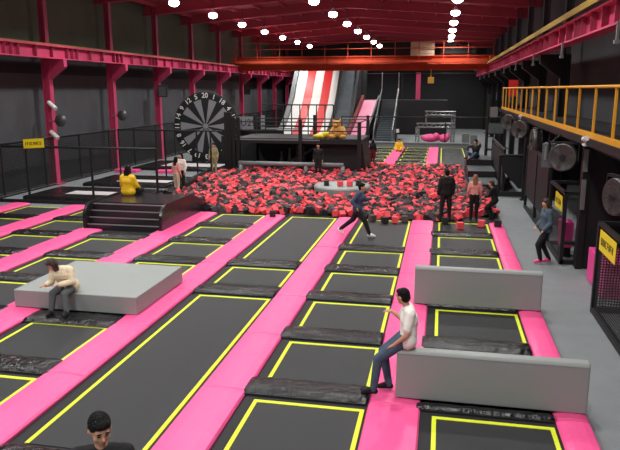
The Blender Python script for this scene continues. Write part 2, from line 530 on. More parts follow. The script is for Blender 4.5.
occ = []   # boxes that sit on the grid (x0,x1,y0,y1)
for ci, (x, cn) in enumerate(COLS):
    rows = []
    if ci == 2:
        rows = [(6.75, 13.02), (13.95, 15.38), (16.2, 22.16)]
    else:
        for i, y1 in enumerate(ROWY):
            rows.append((y1 - PY + .65, y1))
    if ci == 4: rows = [r for r in rows if r[1] < 18.5]
    # the stepped platform covers the last part of this column
    if ci >= 5: rows = [r for r in rows if r[1] > 12]
    rows = [r for r in rows if not (ci == 3 and 11.4 < r[1] < 13.5)]
    if ci == 1: rows = rows[:-2] + [(rows[-2][0], 22.16)]
    if ci == 2:
        trampoline(x, 6.75, 13.02, 'long black trampoline bed in the foreground behind the dark haired man')
        trampoline(x, 13.95, 15.36, 'short black trampoline between the two long beds')
        trampoline(x, 16.25, 22.16, 'long black trampoline bed ending at the foam pit')
    else:
        for i, (y0, y1) in enumerate(rows):
            trampoline(x, y0, y1, 'black trampoline with yellow lines, %s, %s from the camera' % (cn, ordn(i)))
    # divider pads just beyond each bed
    if ci == 2: ys = [6.1, 13.16, 15.5]
    else: ys = [r[1] + .14 for r in rows if r[1] < 22]
    if ci == 4: ys = [y for y in ys if y < 18.3]
    if ci == 3: ys = [y for y in ys if not (11.0 < y < 13.5)]
    n = 0
    for y in ys:
        if ci == 3 and abs(y - 10.9) < .35: y = 10.72; 
        pad(x, y, 'crumpled black divider pad, %s, %s from the camera' % (cn, ordn(n)), d=(.13 if ci == 0 and (abs(y - 8.62) < .1 or abs(y - 13.16) < .1) else .55 if ci != 3 or abs(y - 10.72) > .1 else .62), seed=ci * 20 + n)
        n += 1

# bare black base between the things of the grid
struct('trim_4', MB().box(-16.75, 2.14, 4.0, 22.35, -.019, -.002), M['gap'], 'black underlay below the trampolines')

# pink padded walkway strips, one mat per period
STR = [(1.70, 2.14, 'strip beside the grey walkway'), (-.87, -.14, 'strip under the grey wedges'), (-3.43, -2.72, 'strip right of the long beds'),
       (-6.06, -5.36, 'strip left of the long beds'), (-8.80, -7.93, 'strip left of the low grey block'), (-11.42, -10.6, 'strip left of the stepped platform'),
       (-14.08, -13.25, 'second strip from the left'), (-16.6, -15.87, 'leftmost strip')]
for si, (x0, x1, sn) in enumerate(STR):
    n = 0
    for i in range(8):
        y0 = 8.68 + PY * (i - 2); y1 = y0 + PY
        if y1 > 22.4: y1 = 22.3 if si < 5 else 22.75
        if i == 7: y1 = 22.3 if si < 5 else 22.75
        if si >= 5 and y1 < 12: continue
        if si == 5 and y0 > 18.5: y0 = y0
        if si == 5 and y1 > 18.85:
            if y0 > 18.7: continue
            y1 = 18.8
        if y1 <= y0 + .1: continue
        t = random.uniform(-.006, .006)
        mb = MB()
        L = y1 - y0; W = x1 - x0
        # a padded mat: crowned top, rounded long edges, sewn ends
        prof = [(-W / 2, 0), (-W / 2 - .005, .04), (-W / 2 + .02, .07 + t), (-W / 4, .085 + t), (0, .088 + t), (W / 4, .085 + t), (W / 2 - .02, .07 + t), (W / 2 + .005, .04), (W / 2, 0)]
        st = [(-L / 2 + .004, .80), (-L / 2 + .03, 1.0), (0, 1.02), (L / 2 - .03, 1.0), (L / 2 - .004, .80)]
        vs = []; fs = []
        for yy, k in st:
            for px, pz in prof: vs.append((px, yy, pz * k))
        q = len(prof)
        for a in range(len(st) - 1):
            for b in range(q - 1):
                fs.append((a * q + b, a * q + b + 1, (a + 1) * q + b + 1, (a + 1) * q + b))
        fs.append(tuple(range(q))); fs.append(tuple(range((len(st) - 1) * q, len(st) * q))[::-1])
        mb.add(vs, fs)
        o = build('pink_mat', mb, M['pink'], smooth=False)
        o.location = ((x0 + x1) / 2, (y0 + y1) / 2, 0)
        tag(o, 'bright pink padded mat, %s, %s from the camera' % (sn, ordn(n)), 'mat', 'pink mats between the trampoline columns')
        n += 1

# ------------------------------------------------------------------ grey blocks
def wedge(x0, x1, y, z, d0, label):
    t = thing('vault_wall', label, 'foam wall', ((x0 + x1) / 2, y, .09), 0, 'upright grey foam walls')
    w = (x1 - x0) / 2
    b = MB().prism([(0, 0), (0, z - .05), (.035, z), (.17, z), (.2, z - .05), (d0, 0)], 'x', -w, w)
    build('padded_body', b, M['grey'], t, bevel=.02)
    s = MB().box(-w + .01, w - .01, -.003, .0, z - .062, z - .055)
    build('seam', s, M['slide_side'], t)
    return t
wedge(-.50, 2.13, 8.85, .74, .34, 'long upright grey foam wall the seated man rests on')
wedge(-.42, 2.12, 13.2, .80, .34, 'long upright grey foam wall standing behind the seated man')
gb = thing('foam_block', 'low wide grey foam block with the bent over woman sitting on it', 'foam block', (-7.15, 12.55, .0))
build('padded_body', MB().box(-1.36, 1.36, -1.17, 1.2, .09, .46), M['grey'], gb, bevel=.02)
build('base_board', MB().box(-1.30, 1.30, -1.1, 1.15, .0, .09), M['gap'], gb)

# ------------------------------------------------------------------ stepped platform
sp = thing('stepped_platform', 'glossy black stepped platform with a ramp running down to the foam pit', 'platform', (0, 0, 0))
def sidepoly(o=0):
    pts = [(18.85 - o, 0), (18.85 - o, .48)]
    for k in range(7):
        a = PI / 2 * k / 6
        pts.append((19.35 - (.5 + o) * math.cos(a), .45 + (.43 + o) * math.sin(a)))
    pts += [(21.45, .88 + o), (23.7, .02)]
    pts += [(23.7, 0)]
    return pts
for x in (-11.3, -8.66):
    build('side_panel', MB().prism(sidepoly(.0), 'x', x, x + .1), M['platform'], sp)
build('deck', MB().prism([(19.5, 0), (19.5, .84), (21.45, .84), (23.6, 0)], 'x', -11.2, -8.66), M['platform'], sp)
for k in range(4):
    y = 18.95 + k * .15; z = .2 * (k + 1)
    st = MB().box(-11.2, -8.66, y, 19.5, z - .2, z)
    s_ = build('step', st, M['platform'], sp)
    build('step_edge', MB().box(-11.2, -8.66, y - .012, y + .03, z - .025, z + .006), M['edge'], s_)

# ------------------------------------------------------------------ foam pit
DISC = (-4.15, 27.9)
ped = thing('round_table', 'round grey padded disc standing in the foam pit with four cubes on it', 'padded disc', (DISC[0], DISC[1], 0))
build('top', MB().lathe([(1.1, .05), (1.22, .08), (1.24, .34), (1.2, .40), (1.1, .42)], (0, 0, 0), 40), M['grey'], ped, smooth=False)
build('foot', MB().lathe([(.9, 0), (.9, .06)], (0, 0, 0), 24), M['black'], ped)
def cube_mesh(mats, s=.205):
    mb = MB().box(-s / 2, s / 2, -s / 2, s / 2, -s / 2, s / 2)
    return mb
def heap_z(x, y):
    return .09 + .045 * math.sin(x * 1.3 + 1) * math.sin(y * .9)
def in_pit(x, y):
    if y < 22.55 + (0.0 if x < -2.6 else -.25 * (random.random())) or y > 38: return False
    lx = -10.9 if y < 30 else -11.7
    if x < lx or x > 2.05: return False
    if x < -8.5 and y < 23.9: return False
    if x < -8.5 and y < 24.5 and random.random() < .3: return False
    if y > 33.6 and x < -4.5: return y < 35 and x > -10.5
    if x > 1.15 and y > 29.5: return False
    if x > .85 and y < 23.4: return False
    if math.hypot(x - DISC[0], y - DISC[1]) < 1.38: return False
    return True
cubes = []
sp_ = .212
ny = int(16 / sp_)
for j in range(ny):
    for i in range(int(14.2 / sp_)):
        x = -11.9 + (i + (j % 2) * .5) * sp_ + random.uniform(-.1, .1)
        y = 22.4 + j * sp_ + random.uniform(-.1, .1)
        if not in_pit(x, y): continue
        cubes.append((x, y, heap_z(x, y) + random.uniform(-.04, .12)))
cubes.sort(key=lambda p: math.hypot(p[0], p[1]))
me_c = {}
for key in ('foam_red', 'foam_dark', 'foam_grey'):
    me_c[key] = cube_mesh(None).mesh('foam_cube', [M[key]])
def pick():
    r = random.random()
    return 'foam_red' if r < .46 else ('foam_dark' if r < .74 else 'foam_grey')
CN = {'foam_red': 'red', 'foam_dark': 'black', 'foam_grey': 'grey'}
rest = MB()
for i, (x, y, z) in enumerate(cubes):
    key = pick()
    e = (random.uniform(-.6, .6), random.uniform(-.6, .6), random.uniform(0, PI))
    from mathutils import Euler
    if i < 300:
        o = bpy.data.objects.new('foam_cube', me_c[key]); COL.objects.link(o)
        o.location = (x, y, max(z, .12)); o.rotation_euler = e
        tag(o, '%s foam cube near the front edge of the foam pit' % CN[key], 'foam cube', '%s foam cubes at the front of the pit' % CN[key])
    else:
        R = Euler(e).to_matrix(); c = Vector((x, y, z)); s = .103
        vs = [c + R @ Vector((a * s, b * s, d * s)) for d in (-1, 1) for b in (-1, 1) for a in (-1, 1)]
        rest.add(vs, [(0, 2, 3, 1), (4, 5, 7, 6), (0, 1, 5, 4), (2, 6, 7, 3), (0, 4, 6, 2), (1, 3, 7, 5)], ('foam_red', 'foam_dark', 'foam_grey').index(key))
me = rest.mesh('foam_cubes', [M['foam_red'], M['foam_dark'], M['foam_grey']], fix=False)
o = bpy.data.objects.new('foam_cubes', me); COL.objects.link(o)
tag(o, 'heap of red, black and grey foam cubes filling the pit', 'foam cubes', kind='stuff')
struct('trim_5', MB().box(-12.2, 2.14, 22.36, 38.2, -.019, .04), M['gap'], 'black floor of the foam pit')
def loose(x, y, z, key, label, rz=.2, s=None):
    o = bpy.data.objects.new('foam_cube', me_c[key]); COL.objects.link(o)
    o.location = (x, y, z); o.rotation_euler = (0, 0, rz)
    tag(o, label, 'foam cube')
loose(-5.72, 21.85, .20, 'foam_dark', 'single black foam cube on the pink mat before the foam pit')
loose(-4.75, 27.35, .54, 'foam_dark', 'leftmost of the four foam cubes on the grey disc, black', .1)
loose(-4.15, 27.3, .54, 'foam_red', 'left red foam cube on the round grey disc', .5)
loose(-3.75, 27.4, .54, 'foam_red', 'right red foam cube on the round grey disc', -.2)
loose(-3.4, 27.6, .54, 'foam_dark', 'rightmost of the four foam cubes on the grey disc, black', .3)
loose(.72, 21.2, .165, 'foam_red', 'red foam cube lying on the trampoline below the man in black', .3)
loose(1.42, 21.7, .165, 'foam_red', 'red foam cube on the trampoline near the women by the steps', -.2)
loose(.25, 21.95, .165, 'foam_dark', 'dark foam cube on the trampoline left of the man in black', .1)
loose(1.93, 21.6, .205, 'foam_dark', 'black foam cube on the pink mat beside the grey walkway', .1)
loose(-1.75, 21.6, .165, 'foam_dark', 'black foam cube lying left on the trampoline behind the running child', .4)
loose(-1.42, 21.75, .165, 'foam_red', 'red foam cube on the trampoline behind the running child', .1)
loose(-2.2, 21.9, .165, 'foam_grey', 'grey foam cube just behind the running child', .7)
loose(-1.1, 21.95, .165, 'foam_grey', 'grey foam cube on the trampoline corner by the pink strip', .2)

pl = MB()
pl.tube([(-11.3, 25.4, .17), (-12.15, 33.2, .17)], .16, 8)
o = build('border_pad', pl, M['pad']); tag(o, 'black padded border along the left side of the foam pit', 'pad')

pf = thing('pipe_frame', 'grey padded horizontal bar on short legs behind the foam pit', 'frame', (0, 33, 0))
build('crossbar', MB().tube([(-10.45, 0, .66), (-4.86, 0, .66)], .12, 12), M['slide_side'], pf, smooth=True)
for x in (-10.35, -6.82, -4.9):
    build('leg', MB().tube([(x, 0, 0), (x, 0, .6)], .11, 12), M['slide_side'], pf, smooth=True)

# ------------------------------------------------------------------ raised deck behind the pit
dk = thing('raised_deck', 'black raised viewing deck with railings behind the foam pit', 'deck', (0, 0, 0)); dk.scale = (1, 1, .91)
build('floor_slab', MB().box(-11.1, -4.1, 34.2, 38.2, 1.85, 2.05).box(-11.1, -4.1, 34.1, 34.2, 1.8, 2.1), M['black_soft'], dk)
build('front_edge', MB().box(-11.0, -6.3, 34.06, 34.1, 1.97, 2.05), M['edge'], dk)
for x, z in ((-11.05, 3.3), (-10.8, 3.3), (-7.35, 3.2), (-4.2, 3.1)):
    build('post', MB().box(x - .09, x + .09, 34.0, 34.18, 0, z), M['black'], dk)
for x in (-11.0, -7.35, -4.2):
    build('post', MB().box(x - .08, x + .08, 38, 38.16, 0, 3.3), M['black'], dk)
rb = MB()
for y, xa, xb in ((34.08, -10.9, -4.2), (38.1, -11, -4.2)):
    for z in (2.55, 3.05): rb.tube([(xa, y, z), (xb, y, z)], .035, 6)
rb.tube([(-4.2, 34.1, 3.05), (-4.2, 38.1, 3.05)], .035, 6)
build('railing', rb, M['black'], dk)
rb = MB()
for z in (2.6, 3.95): rb.tube([(-10.5, 37.9, z), (-6.2, 37.9, z)], .04, 6)
for k in range(7): rb.tube([(-9.2 + k * .5, 37.9, 2.05), (-9.2 + k * .5, 37.9, 3.95)], .035, 6)
build('barred_cage', rb, M['black'], dk)
build('base_cabinet', MB().prism([(-6.6, 0), (-4.1, 0), (-3.9, .3), (-4.1, 1.8), (-6.3, 1.8)], 'y', 34.6, 37.5), M['black_soft'], dk)
st = MB()
for k in range(9): st.box(-8.9 + k * .28, -8.6 + k * .28, 35.0, 36.0, .25 + k * .17, .31 + k * .17)
st.prism([(-9.1, .1), (-6.5, 1.7), (-6.3, 1.7), (-8.8, .1)], 'y', 34.95, 35.0)
build('stair_flight', st, M['black'], dk)
for k, (x, h) in enumerate(((-9.0, 1.0), (-8.55, 1.2), (-8.1, 1.4), (-7.75, 1.3))):
    o = build('skittle', MB().lathe([(.06, 0), (.12, .15), (.13, h * .4), (.05, h * .8), (.08, h * .92), (.03, h)], (0, 0, 0), 12), M['galv'], smooth=True)
    o.location = (x, 36.6 + k * .1, 0)
    tag(o, 'pale upright obstacle pin seen below the raised deck', 'post', 'pale obstacle pins under the raised deck')
build('shade_backdrop', MB().box(-13.2, -4.3, 38.2, 38.28, 0, 1.85), M['black_soft'], dk)  # added black sheet, stands in for the shade below the deck
# dark strut post pair at left of the deck
build('side_screen', MB().box(-11.6, -11.2, 34.1, 34.3, 0, 3.6), M['black'], dk)

# white panel with marks behind deck
bd = thing('score_board', 'small pale board with dark characters behind the raised deck', 'board', (-12.2, 41.0, 0))
build('stand', MB().box(-1.5, 2.2, .06, .2, 1.5, 1.9).box(-1.3, -1.2, .06, .16, 0, 1.6).box(1.9, 2.0, .06, .16, 0, 1.6), M['black'], bd)
build('panel', MB().box(-.75, .45, 0, .06, 1.95, 2.75), M['dial_grey'], bd)
text_mesh('U29', .62, M['ink'], bd, (-.1, -.006, 2.34), (PI / 2, 0, 0))
build('panel_tab', MB().box(.75, 1.0, 0, .06, 1.95, 2.85), M['dial_grey'], bd)
build('light_strip', MB().box(1.1, 3.2, 0, .05, 1.95, 2.05), M['dial_grey'], bd)

# teddy bear on the deck
br = thing('teddy_bear', 'large golden plush bear with a yellow cushion sitting on the raised deck', 'soft toy', (-5.45, 35.0, 1.87)); br.scale = (.95, .95, .95)
b = MB().ell((0, 0, .38), (.34, .3, .4)).ell((-.08, -.06, .82), (.25, .24, .23)).ell((-.27, -.03, 1.0), (.08, .05, .08)).ell((.1, -.03, 1.03), (.08, .05, .08)).ell((-.12, -.27, .76), (.11, .1, .09))
b.cap((-.2, -.15, .12), .14, (-.35, -.6, .14), .13).cap((.2, -.15, .12), .14, (.4, -.55, .14), .13)
b.cap((-.27, 0, .6), .1, (-.42, -.25, .35), .1).cap((.27, 0, .6), .1, (.42, -.22, .32), .1)
build('plush_body', b, M['bear'], br, smooth=True)
build('nose', MB().ell((-.13, -.37, .78), (.035, .025, .025)), M['ink'], br)
for s in (-1, 1): build('eye', MB().ell((-.1 + s * .09, -.285, .87), (.022, .015, .022)), M['ink'], br)
o = build('plush_ball', MB().ell((0, 0, .0), (.25, .25, .22)), M['bear_y'], smooth=True); o.location = (-6.1, 34.9, 2.09)
tag(o, 'yellow plush ball beside the golden bear on the deck', 'soft toy')
o = build('plush_cushion', MB().ell((0, 0, 0), (.3, .2, .14)), M['bear_y'], smooth=True); o.location = (-6.45, 34.5, 2.01)
tag(o, 'yellow plush cushion at the feet of the golden bear', 'soft toy')

# ------------------------------------------------------------------ dartboard
db = thing('dartboard', 'giant black and grey inflatable dartboard standing beyond the left trampolines', 'dartboard', (-14.45, 39, 2.22), .0)
Rb = 2.12
bk_ = build('backing', MB().lathe([(Rb - .12, -.02), (Rb, .02), (Rb + .01, .08), (Rb, .14), (Rb - .1, .17)], (0, 0, 0), 48, axis='y'), M['dial_black'], db, smooth=False)
for col, m_, nm in ((0, 'dial_black', 'black_segments'), (1, 'dial_grey', 'grey_segments')):
    mb = MB()
    for k in range(20):
        if k % 2 != col: continue
        a = PI / 2 - k * PI / 10
        pts = [(0.06 * math.cos(a), .06 * math.sin(a))]
        for q in range(5):
            t = a + PI / 20 - q * PI / 40
            pts.append((1.66 * math.cos(t), 1.66 * math.sin(t)))
        mb.prism(pts, 'y', -.05, -.02)
    build(nm, mb, M[m_], db)
build('bullseye', MB().lathe([(.16, -.07), (.16, -.02)], (0, 0, 0), 20, axis='y'), M['dial_grey'], db)
for k, n in enumerate((20, 1, 18, 4, 13, 6, 10, 15, 2, 17, 3, 19, 7, 16, 8, 11, 14, 9, 12, 5)):
    a = PI / 2 - k * PI / 10
    text_mesh(str(n), .42, M['white'], bk_, (1.88 * math.cos(a), -.045, 1.88 * math.sin(a)), (PI / 2, -(a - PI / 2), 0), 'number', bold=.008)
build('foot', MB().box(-1.0, 1.0, .0, .9, -2.22, -1.9), M['black'], db)

# ------------------------------------------------------------------ left recreational trampolines
def low_tramp(x0, x1, y0, y1, bx0, bx1, by0, by1, label, top=.15):
    t = thing('framed_trampoline', label, 'trampoline', ((x0 + x1) / 2, (y0 + y1) / 2, 0))
    ox, oy = (x0 + x1) / 2, (y0 + y1) / 2
    f = MB()
    f.rbox(x0 - ox, x1 - ox, y0 - oy, by0 - oy, 0, top, .06).rbox(x0 - ox, x1 - ox, by1 - oy, y1 - oy, 0, top, .06)
    f.rbox(x0 - ox, bx0 - ox, by0 - oy, by1 - oy, 0, top, .06).rbox(bx1 - ox, x1 - ox, by0 - oy, by1 - oy, 0, top, .06)
    build('frame_pads', f, M['pad'], t)
    build('bed', MB().box(bx0 - ox, bx1 - ox, by0 - oy, by1 - oy, top - .1, top - .04), M['pale_bed'], t)
    return t
low_tramp(-17.0, -12.0, 23.9, 26.7, -15.7, -13.1, 24.75, 25.8, 'low framed trampoline with a pale bed, left of the stepped platform')
low_tramp(-16.6, -12.3, 27.9, 31.0, -15.4, -12.7, 28.7, 29.7, 'low framed trampoline with a pale bed, behind the railing')
low_tramp(-17.2, -11.9, 34.2, 38.0, -16.0, -12.4, 35.2, 37.0, 'low framed trampoline at the foot of the giant dartboard')
for x, y, l in ((-17.0, 33.3, 'pink mat lying left before the dartboard trampoline'), (-14.6, 33.35, 'pink mat lying right before the dartboard trampoline')):
    o = build('pink_mat', MB().rbox(-.65, .65, -.3, .3, 0, .16, .03), M['pink']); o.location = (x, y, -.02); tag(o, l, 'mat')
o = build('edge_curb', MB().rbox(-3.5, 3.4, -.16, .16, 0, .1, .03), M['pad']); o.location = (-14.9, 23.35, -.02)
tag(o, 'black low curb behind the leftmost trampolines', 'curb')

# rails / fences --------------------------------------------------------
def rail(name, label, pts, z0, z1, posts, group=None, net=None, r=.04, mid=None):
    t = thing(name, label, 'fence', (0, 0, 0), 0, group)
    mb = MB().tube([(p[0], p[1], z1) for p in pts], r, 8)
    if mid: mb.tube([(p[0], p[1], mid) for p in pts], r * .8, 6)
    build('top_rail', mb, M['black'], t)
    for p in posts: build('post', MB().tube([(p[0], p[1], z0), (p[0], p[1], z1)], r, 8), M['black'], t)
    if net:
        for a, b in zip(pts[:-1], pts[1:]): net_panel('netting', a, b, z0 + .03, z1, net, t)
        build('bottom_rail', MB().tube([(p[0], p[1], z0 + .06) for p in pts], r, 8), M['black'], t)
    return t
rail('railing', 'black post railing in front of the left framed trampolines', [(-18.7, 24.3), (-11.1, 24.3)], -.02, 2.15, [(-16.95, 24.3), (-14.0, 24.3), (-11.15, 24.3)], r=.05)
rail('railing', 'black post railing behind the girls, reaching to the raised deck', [(-16.7, 31.9), (-11.0, 31.9)], -.02, 2.4, [(-16.7, 31.9), (-14.1, 31.9), (-12.35, 31.9), (-11.6, 31.9)], r=.045)
rail('net_fence', 'long black net fence along the foot of the left wall', [(-18.05, 8), (-18.05, 76)], -.02, 2.25, [(-18.05, 12 + 3.05 * k) for k in range(21)], net=M['net'], r=.045)

def sign(parent, M4, w, h, txt=True):
    """sign in the local xz-plane"""
    pass

def yellow_sign(label, loc, rz, w, h, slant=0.0, strokes=9, seed=1):
    t = thing('notice_banner', label, 'sign', loc, rz, None)
    a = slant
    build('banner', MB().prism([(-w / 2, -h / 2), (w / 2, -h / 2 + a), (w / 2, h / 2 + a), (-w / 2, h / 2)], 'y', -.012, .0), M['sign_yellow'], t)
    rnd = random.Random(seed)
    mb = MB()
    x = -w * .4; k = 0
    cw = w * .8 / strokes
    while k < strokes:
        zc = a * (x / w + .5)
        hh = h * .17
        kind = rnd.choice((0, 1, 2, 3))
        mb.box(x, x + cw * .22, -.016, -.012, zc - hh, zc + hh)
        if kind in (0, 2): mb.box(x + cw * .5, x + cw * .72, -.016, -.012, zc - hh, zc + hh)
        if kind in (0, 1): mb.box(x, x + cw * .7, -.016, -.012, zc - hh * .15, zc + hh * .15)
        if kind in (1, 3): mb.box(x, x + cw * .7, -.016, -.012, zc + hh * .7, zc + hh)
        if kind in (2, 3): mb.box(x, x + cw * .7, -.016, -.012, zc - hh, zc - hh * .7)
        x += cw; k += 1
    build('lettering', mb, M['ink'], t)
    return t
yellow_sign('yellow notice banner hanging on the left corner of the railing', (-16.5, 24.22, 2.27), 0, .95, .38, .06, 8, 3)

# ------------------------------------------------------------------ right gallery
gd = thing('gallery', 'black gallery deck with yellow safety rail along the right wall', 'gallery', (0, 0, 0))
build('deck_slab', MB().box(3.32, 8, 6, 39.5, 3.28, 3.40).box(3.7, 3.85, 6, 39.5, 3.02, 3.28), M['black_soft'], gd)
build('fascia', MB().box(3.24, 3.32, 6, 39.5, 3.24, 3.42), M['black'], gd)
yr = MB().tube([(3.3, 6, 4.55), (3.3, 38.6, 4.55)], .035, 8)
yr.box(3.27, 3.33, 6, 38.6, 3.42, 3.54)
build('handrail', yr, M['rail_yellow'], gd)
for k in range(19):
    y = 6.75 + 1.755 * k
    build('baluster', MB().box(3.28, 3.33, y - .025, y + .025, 3.54, 4.55), M['rail_yellow'], gd)
for i, (x, y) in enumerate(((3.25, 15.75), (3.25, 28.6), (3.25, 11.0))):
    o = thing('security_camera', ('white camera on the gallery edge below the yellow rail, nearer the man', 'small white camera on the gallery edge near the far fans', 'white camera on the gallery edge nearest to the viewer')[i], 'camera', (x, y, 3.3))
    build('housing', MB().tube([(-.05, -.2, .12), (-.05, .12, .08)], .06, 10), M['white'], o)
    build('mount', MB().tube([(.0, .05, -.02), (-.03, .02, .1)], .045, 8).box(-.06, .08, -.04, .22, -.07, -.02), M['white'], o)
pb = build('banner', MB().box(-.02, .02, -.9, .9, 4.45, 5.35), M['slide_red']); pb.location = (3.95, 39.4, 0)
pb.rotation_euler = (0, 0, PI / 2); pb.location = (4.25, 38.7, 0); pb.scale = (1, .28, 1); pb.location.x = 3.85; pb.location.z = -.35
tag(pb, 'small red banner hanging beyond the end of the yellow rail', 'banner')

for i, Y in enumerate((13.0, 21.9, 27.9, 33.9, 39.4)):
    if i == 0: continue
    o = build('support_post', MB().box(-.08, .08, -.08, .08, 0, 3.12).box(-.14, .14, -.14, .14, 0, .04), M['black'])
    o.location = (3.45, Y, -.02)
    tag(o, 'square black post under the gallery edge, %s from the camera' % ORD[i - 1], 'post', 'gallery posts')
pt = thing('partition_panel', 'tall black partition panel under the gallery behind the pink box', 'partition', (0, 0, 0))
build('panel', MB().box(3.66, 8, 17.2, 17.35, -.02, 3.1), M['black_soft'], pt)
build('brace', MB().prism([(3.7, 3.1), (4.0, 3.1), (5.6, .3), (5.3, .3)], 'y', 17.16, 17.2), M['black'], pt)
build('upright', MB().box(3.50, 3.66, 17.1, 17.4, -.02, 3.1), M['black'], pt)
pt = thing('partition_panel', 'black partition panel under the far part of the gallery', 'partition', (0, 0, 0))
build('panel', MB().box(3.7, 8, 33.0, 33.15, -.02, 3.1), M['black_soft'], pt)
# white hanging strips
o = build('equipment_strip', MB().box(-.05, .05, -.03, .03, 0, .75).box(-.05, .05, -.03, .03, .95, 1.5), M['galv']); o.location = (3.52, 17.0, 1.55)
tag(o, 'narrow pale strip mounted on the partition upright', 'strip')

# fans
def drum_fan():
    t = thing('drum_fan', 'x', 'fan', group='drum fans under the gallery edge')
    build('drum', MB().lathe([(.40, -.14), (.43, -.16), (.45, -.12), (.45, .14), (.43, .16), (.40, .14)], (0, 0, 0), 28, axis='y'), M['fan'], t, smooth=True)
    gr = MB()
    for k in range(16):
        a = PI * 2 * k / 16
        gr.tube([(.05 * math.cos(a), -.19, .05 * math.sin(a)), (.42 * math.cos(a), -.15, .42 * math.sin(a))], .006, 4)
    for rr in (.15, .27, .38):
        gr.tube([(rr * math.cos(2 * PI * k / 20), -.17, rr * math.sin(2 * PI * k / 20)) for k in range(21)], .006, 4)
    build('grille', gr, M['fan'], t)
    build('hub', MB().lathe([(.08, -.2), (.1, -.16), (.1, .1)], (0, 0, 0), 16, axis='y'), M['black'], t)
    for k in range(3):
        a = 2 * PI * k / 3
        c, s = math.cos(a), math.sin(a)
        vs = [(c * .09 - s * .05, -.15, s * .09 + c * .05), (c * .38 - s * .17, -.15, s * .38 + c * .17), (c * .38 + s * .12, -.13, s * .38 - c * .12), (c * .09 + s * .05, -.13, s * .09 - c * .05)]
        vs += [(v[0], v[1] + .012, v[2]) for v in vs]
        build('blade', MB().add(vs, [(0, 1, 2, 3), (7, 6, 5, 4), (0, 4, 5, 1), (1, 5, 6, 2), (2, 6, 7, 3), (3, 7, 4, 0)]), M['fan'], t)
    build('bracket', MB().box(-.5, -.455, -.06, .06, -.1, .5).box(.455, .5, -.06, .06, -.1, .5).box(-.5, .5, -.06, .06, .44, .5), M['black'], t)
    return t
fan0 = drum_fan()
FANS = [((3.28, 12.75, 2.55), 1.25), ((3.08, 17.5, 2.80), .45), ((3.02, 22.2, 2.88), 1.5), ((3.05, 26.9, 2.95), .6), ((3.05, 31.6, 3.0), .5)]
for i, (p, a) in enumerate(FANS):
    f = fan0 if i == 0 else dup(fan0, p)
    f.location = p; f.rotation_euler = (0, 0, -a); f.scale = (.78, .9, .78)
    f['label'] = 'round metal drum fan hanging under the gallery edge, %s from the camera' % ORD[i]
bx = thing('fan_housing', 'grey fan housing box with two pale vents beside the drum fan', 'speaker', (2.80, 17.9, 2.82), -.35); bx.scale = (.75, .75, .85)  # box-shaped housing of the neighbouring drum fan
build('case', MB().rbox(-.22, .22, -.2, .25, -.38, .36), M['cloth_grey'], bx)
for s in (-1, 1): build('vent', MB().box(s * .1 - .035, s * .1 + .035, -.215, -.2, -.15, .28), M['galv'], bx)
build('hanger', MB().tube([(0, 0, .34), (.3, .1, .62)], .03, 6), M['black'], bx)

# right fences
def right_fence(label, y0, y1, z, depth_to, netm, close=True):
    t = thing('net_enclosure', label, 'fence', (0, 0, 0), 0, 'black net enclosures under the gallery')
    tb = MB().box(3.18, 3.26, y0, y1, z - .04, z + .04).box(3.18, depth_to, y1 - .04, y1 + .04, z - .04, z + .04)
    build('top_rail', tb, M['black'], t)
    bb = MB().box(3.17, 3.27, y0, y1, .0, .1).box(3.18, depth_to, y1 - .04, y1 + .04, .0, .1)
    build('bottom_rail', bb, M['black'], t)
    for x, y in ((3.22, y0), (3.22, y1), (depth_to, y1)):
        build('post', MB().box(x - .045, x + .045, y - .045, y + .045, -.02, z), M['black'], t)
    net_panel('netting', (3.22, y0), (3.22, y1), .05, z, netm, t)
    net_panel('netting', (3.22, y1), (depth_to, y1), .05, z, netm, t)
    return t
right_fence('black net enclosure nearest the camera with a yellow banner', 8.2, 13.7, 1.86, 5.6, M['net_fine'])
t = thing('net_enclosure', 'black railed enclosure with yellow banner behind the woman in denim', 'fence', (0, 0, 0), 0, 'black net enclosures under the gallery')
build('top_rail', MB().box(3.18, 3.26, 17.55, 19.8, 1.82, 1.90).box(3.18, 3.66, 17.55, 17.62, 1.82, 1.90).box(3.2, 5.0, 19.75, 19.83, 1.82, 1.9), M['black'], t)
build('bottom_rail', MB().box(3.17, 3.27, 17.5, 19.8, 0, .1).box(3.2, 3.66, 17.5, 17.6, 0, .1).box(3.2, 5.0, 19.75, 19.83, 0, .1).box(3.2, 3.66, 17.5, 17.6, .52, .6), M['black'], t)
for x, y in ((3.22, 17.55), (3.22, 19.8), (5.0, 19.8)):
    build('post', MB().box(x - .045, x + .045, y - .045, y + .045, -.02, 1.86), M['black'], t)
net_panel('netting', (3.22, 17.6), (3.22, 19.8), .05, 1.2, M['net_fine'], t)
yellow_sign('yellow banner with black lettering on the nearest net enclosure', (3.15, 12.72, 1.61), -PI / 2, 1.2, .40, -.0, 8, 5)
yellow_sign('yellow banner on the enclosure behind the woman in denim', (3.15, 18.05, 1.58), -PI / 2, 1.0, .40, .0, 4, 6)
o = thing('ball_box', 'large bright pink box behind the nearest net enclosure', 'box', (4.6, 15.35, 0))
build('body', MB().box(-1.0, 1.2, -.72, .9, 0, .78), M['pinkbox'], o, bevel=.02)
o = thing('waste_bin', 'upright pink bin inside the enclosure behind the woman in denim', 'bin', (3.48, 18.6, 0))
build('body', MB().prism([(-.13, .25), (.13, .25), (.16, .95), (-.16, .95)], 'y', -.3, .3), M['pinkbox'], o, bevel=.01)
build('stand', MB().box(-.12, .12, -.25, .25, -.02, .25), M['black'], o)
o = build('plush_toy', MB().ell((0, 0, .07), (.07, .06, .07)).ell((.05, 0, .15), (.045, .04, .04)), M['slide_red'], smooth=True); o.location = (3.75, 14.9, .78)
tag(o, 'tiny red and white toy on top of the large pink box', 'toy')

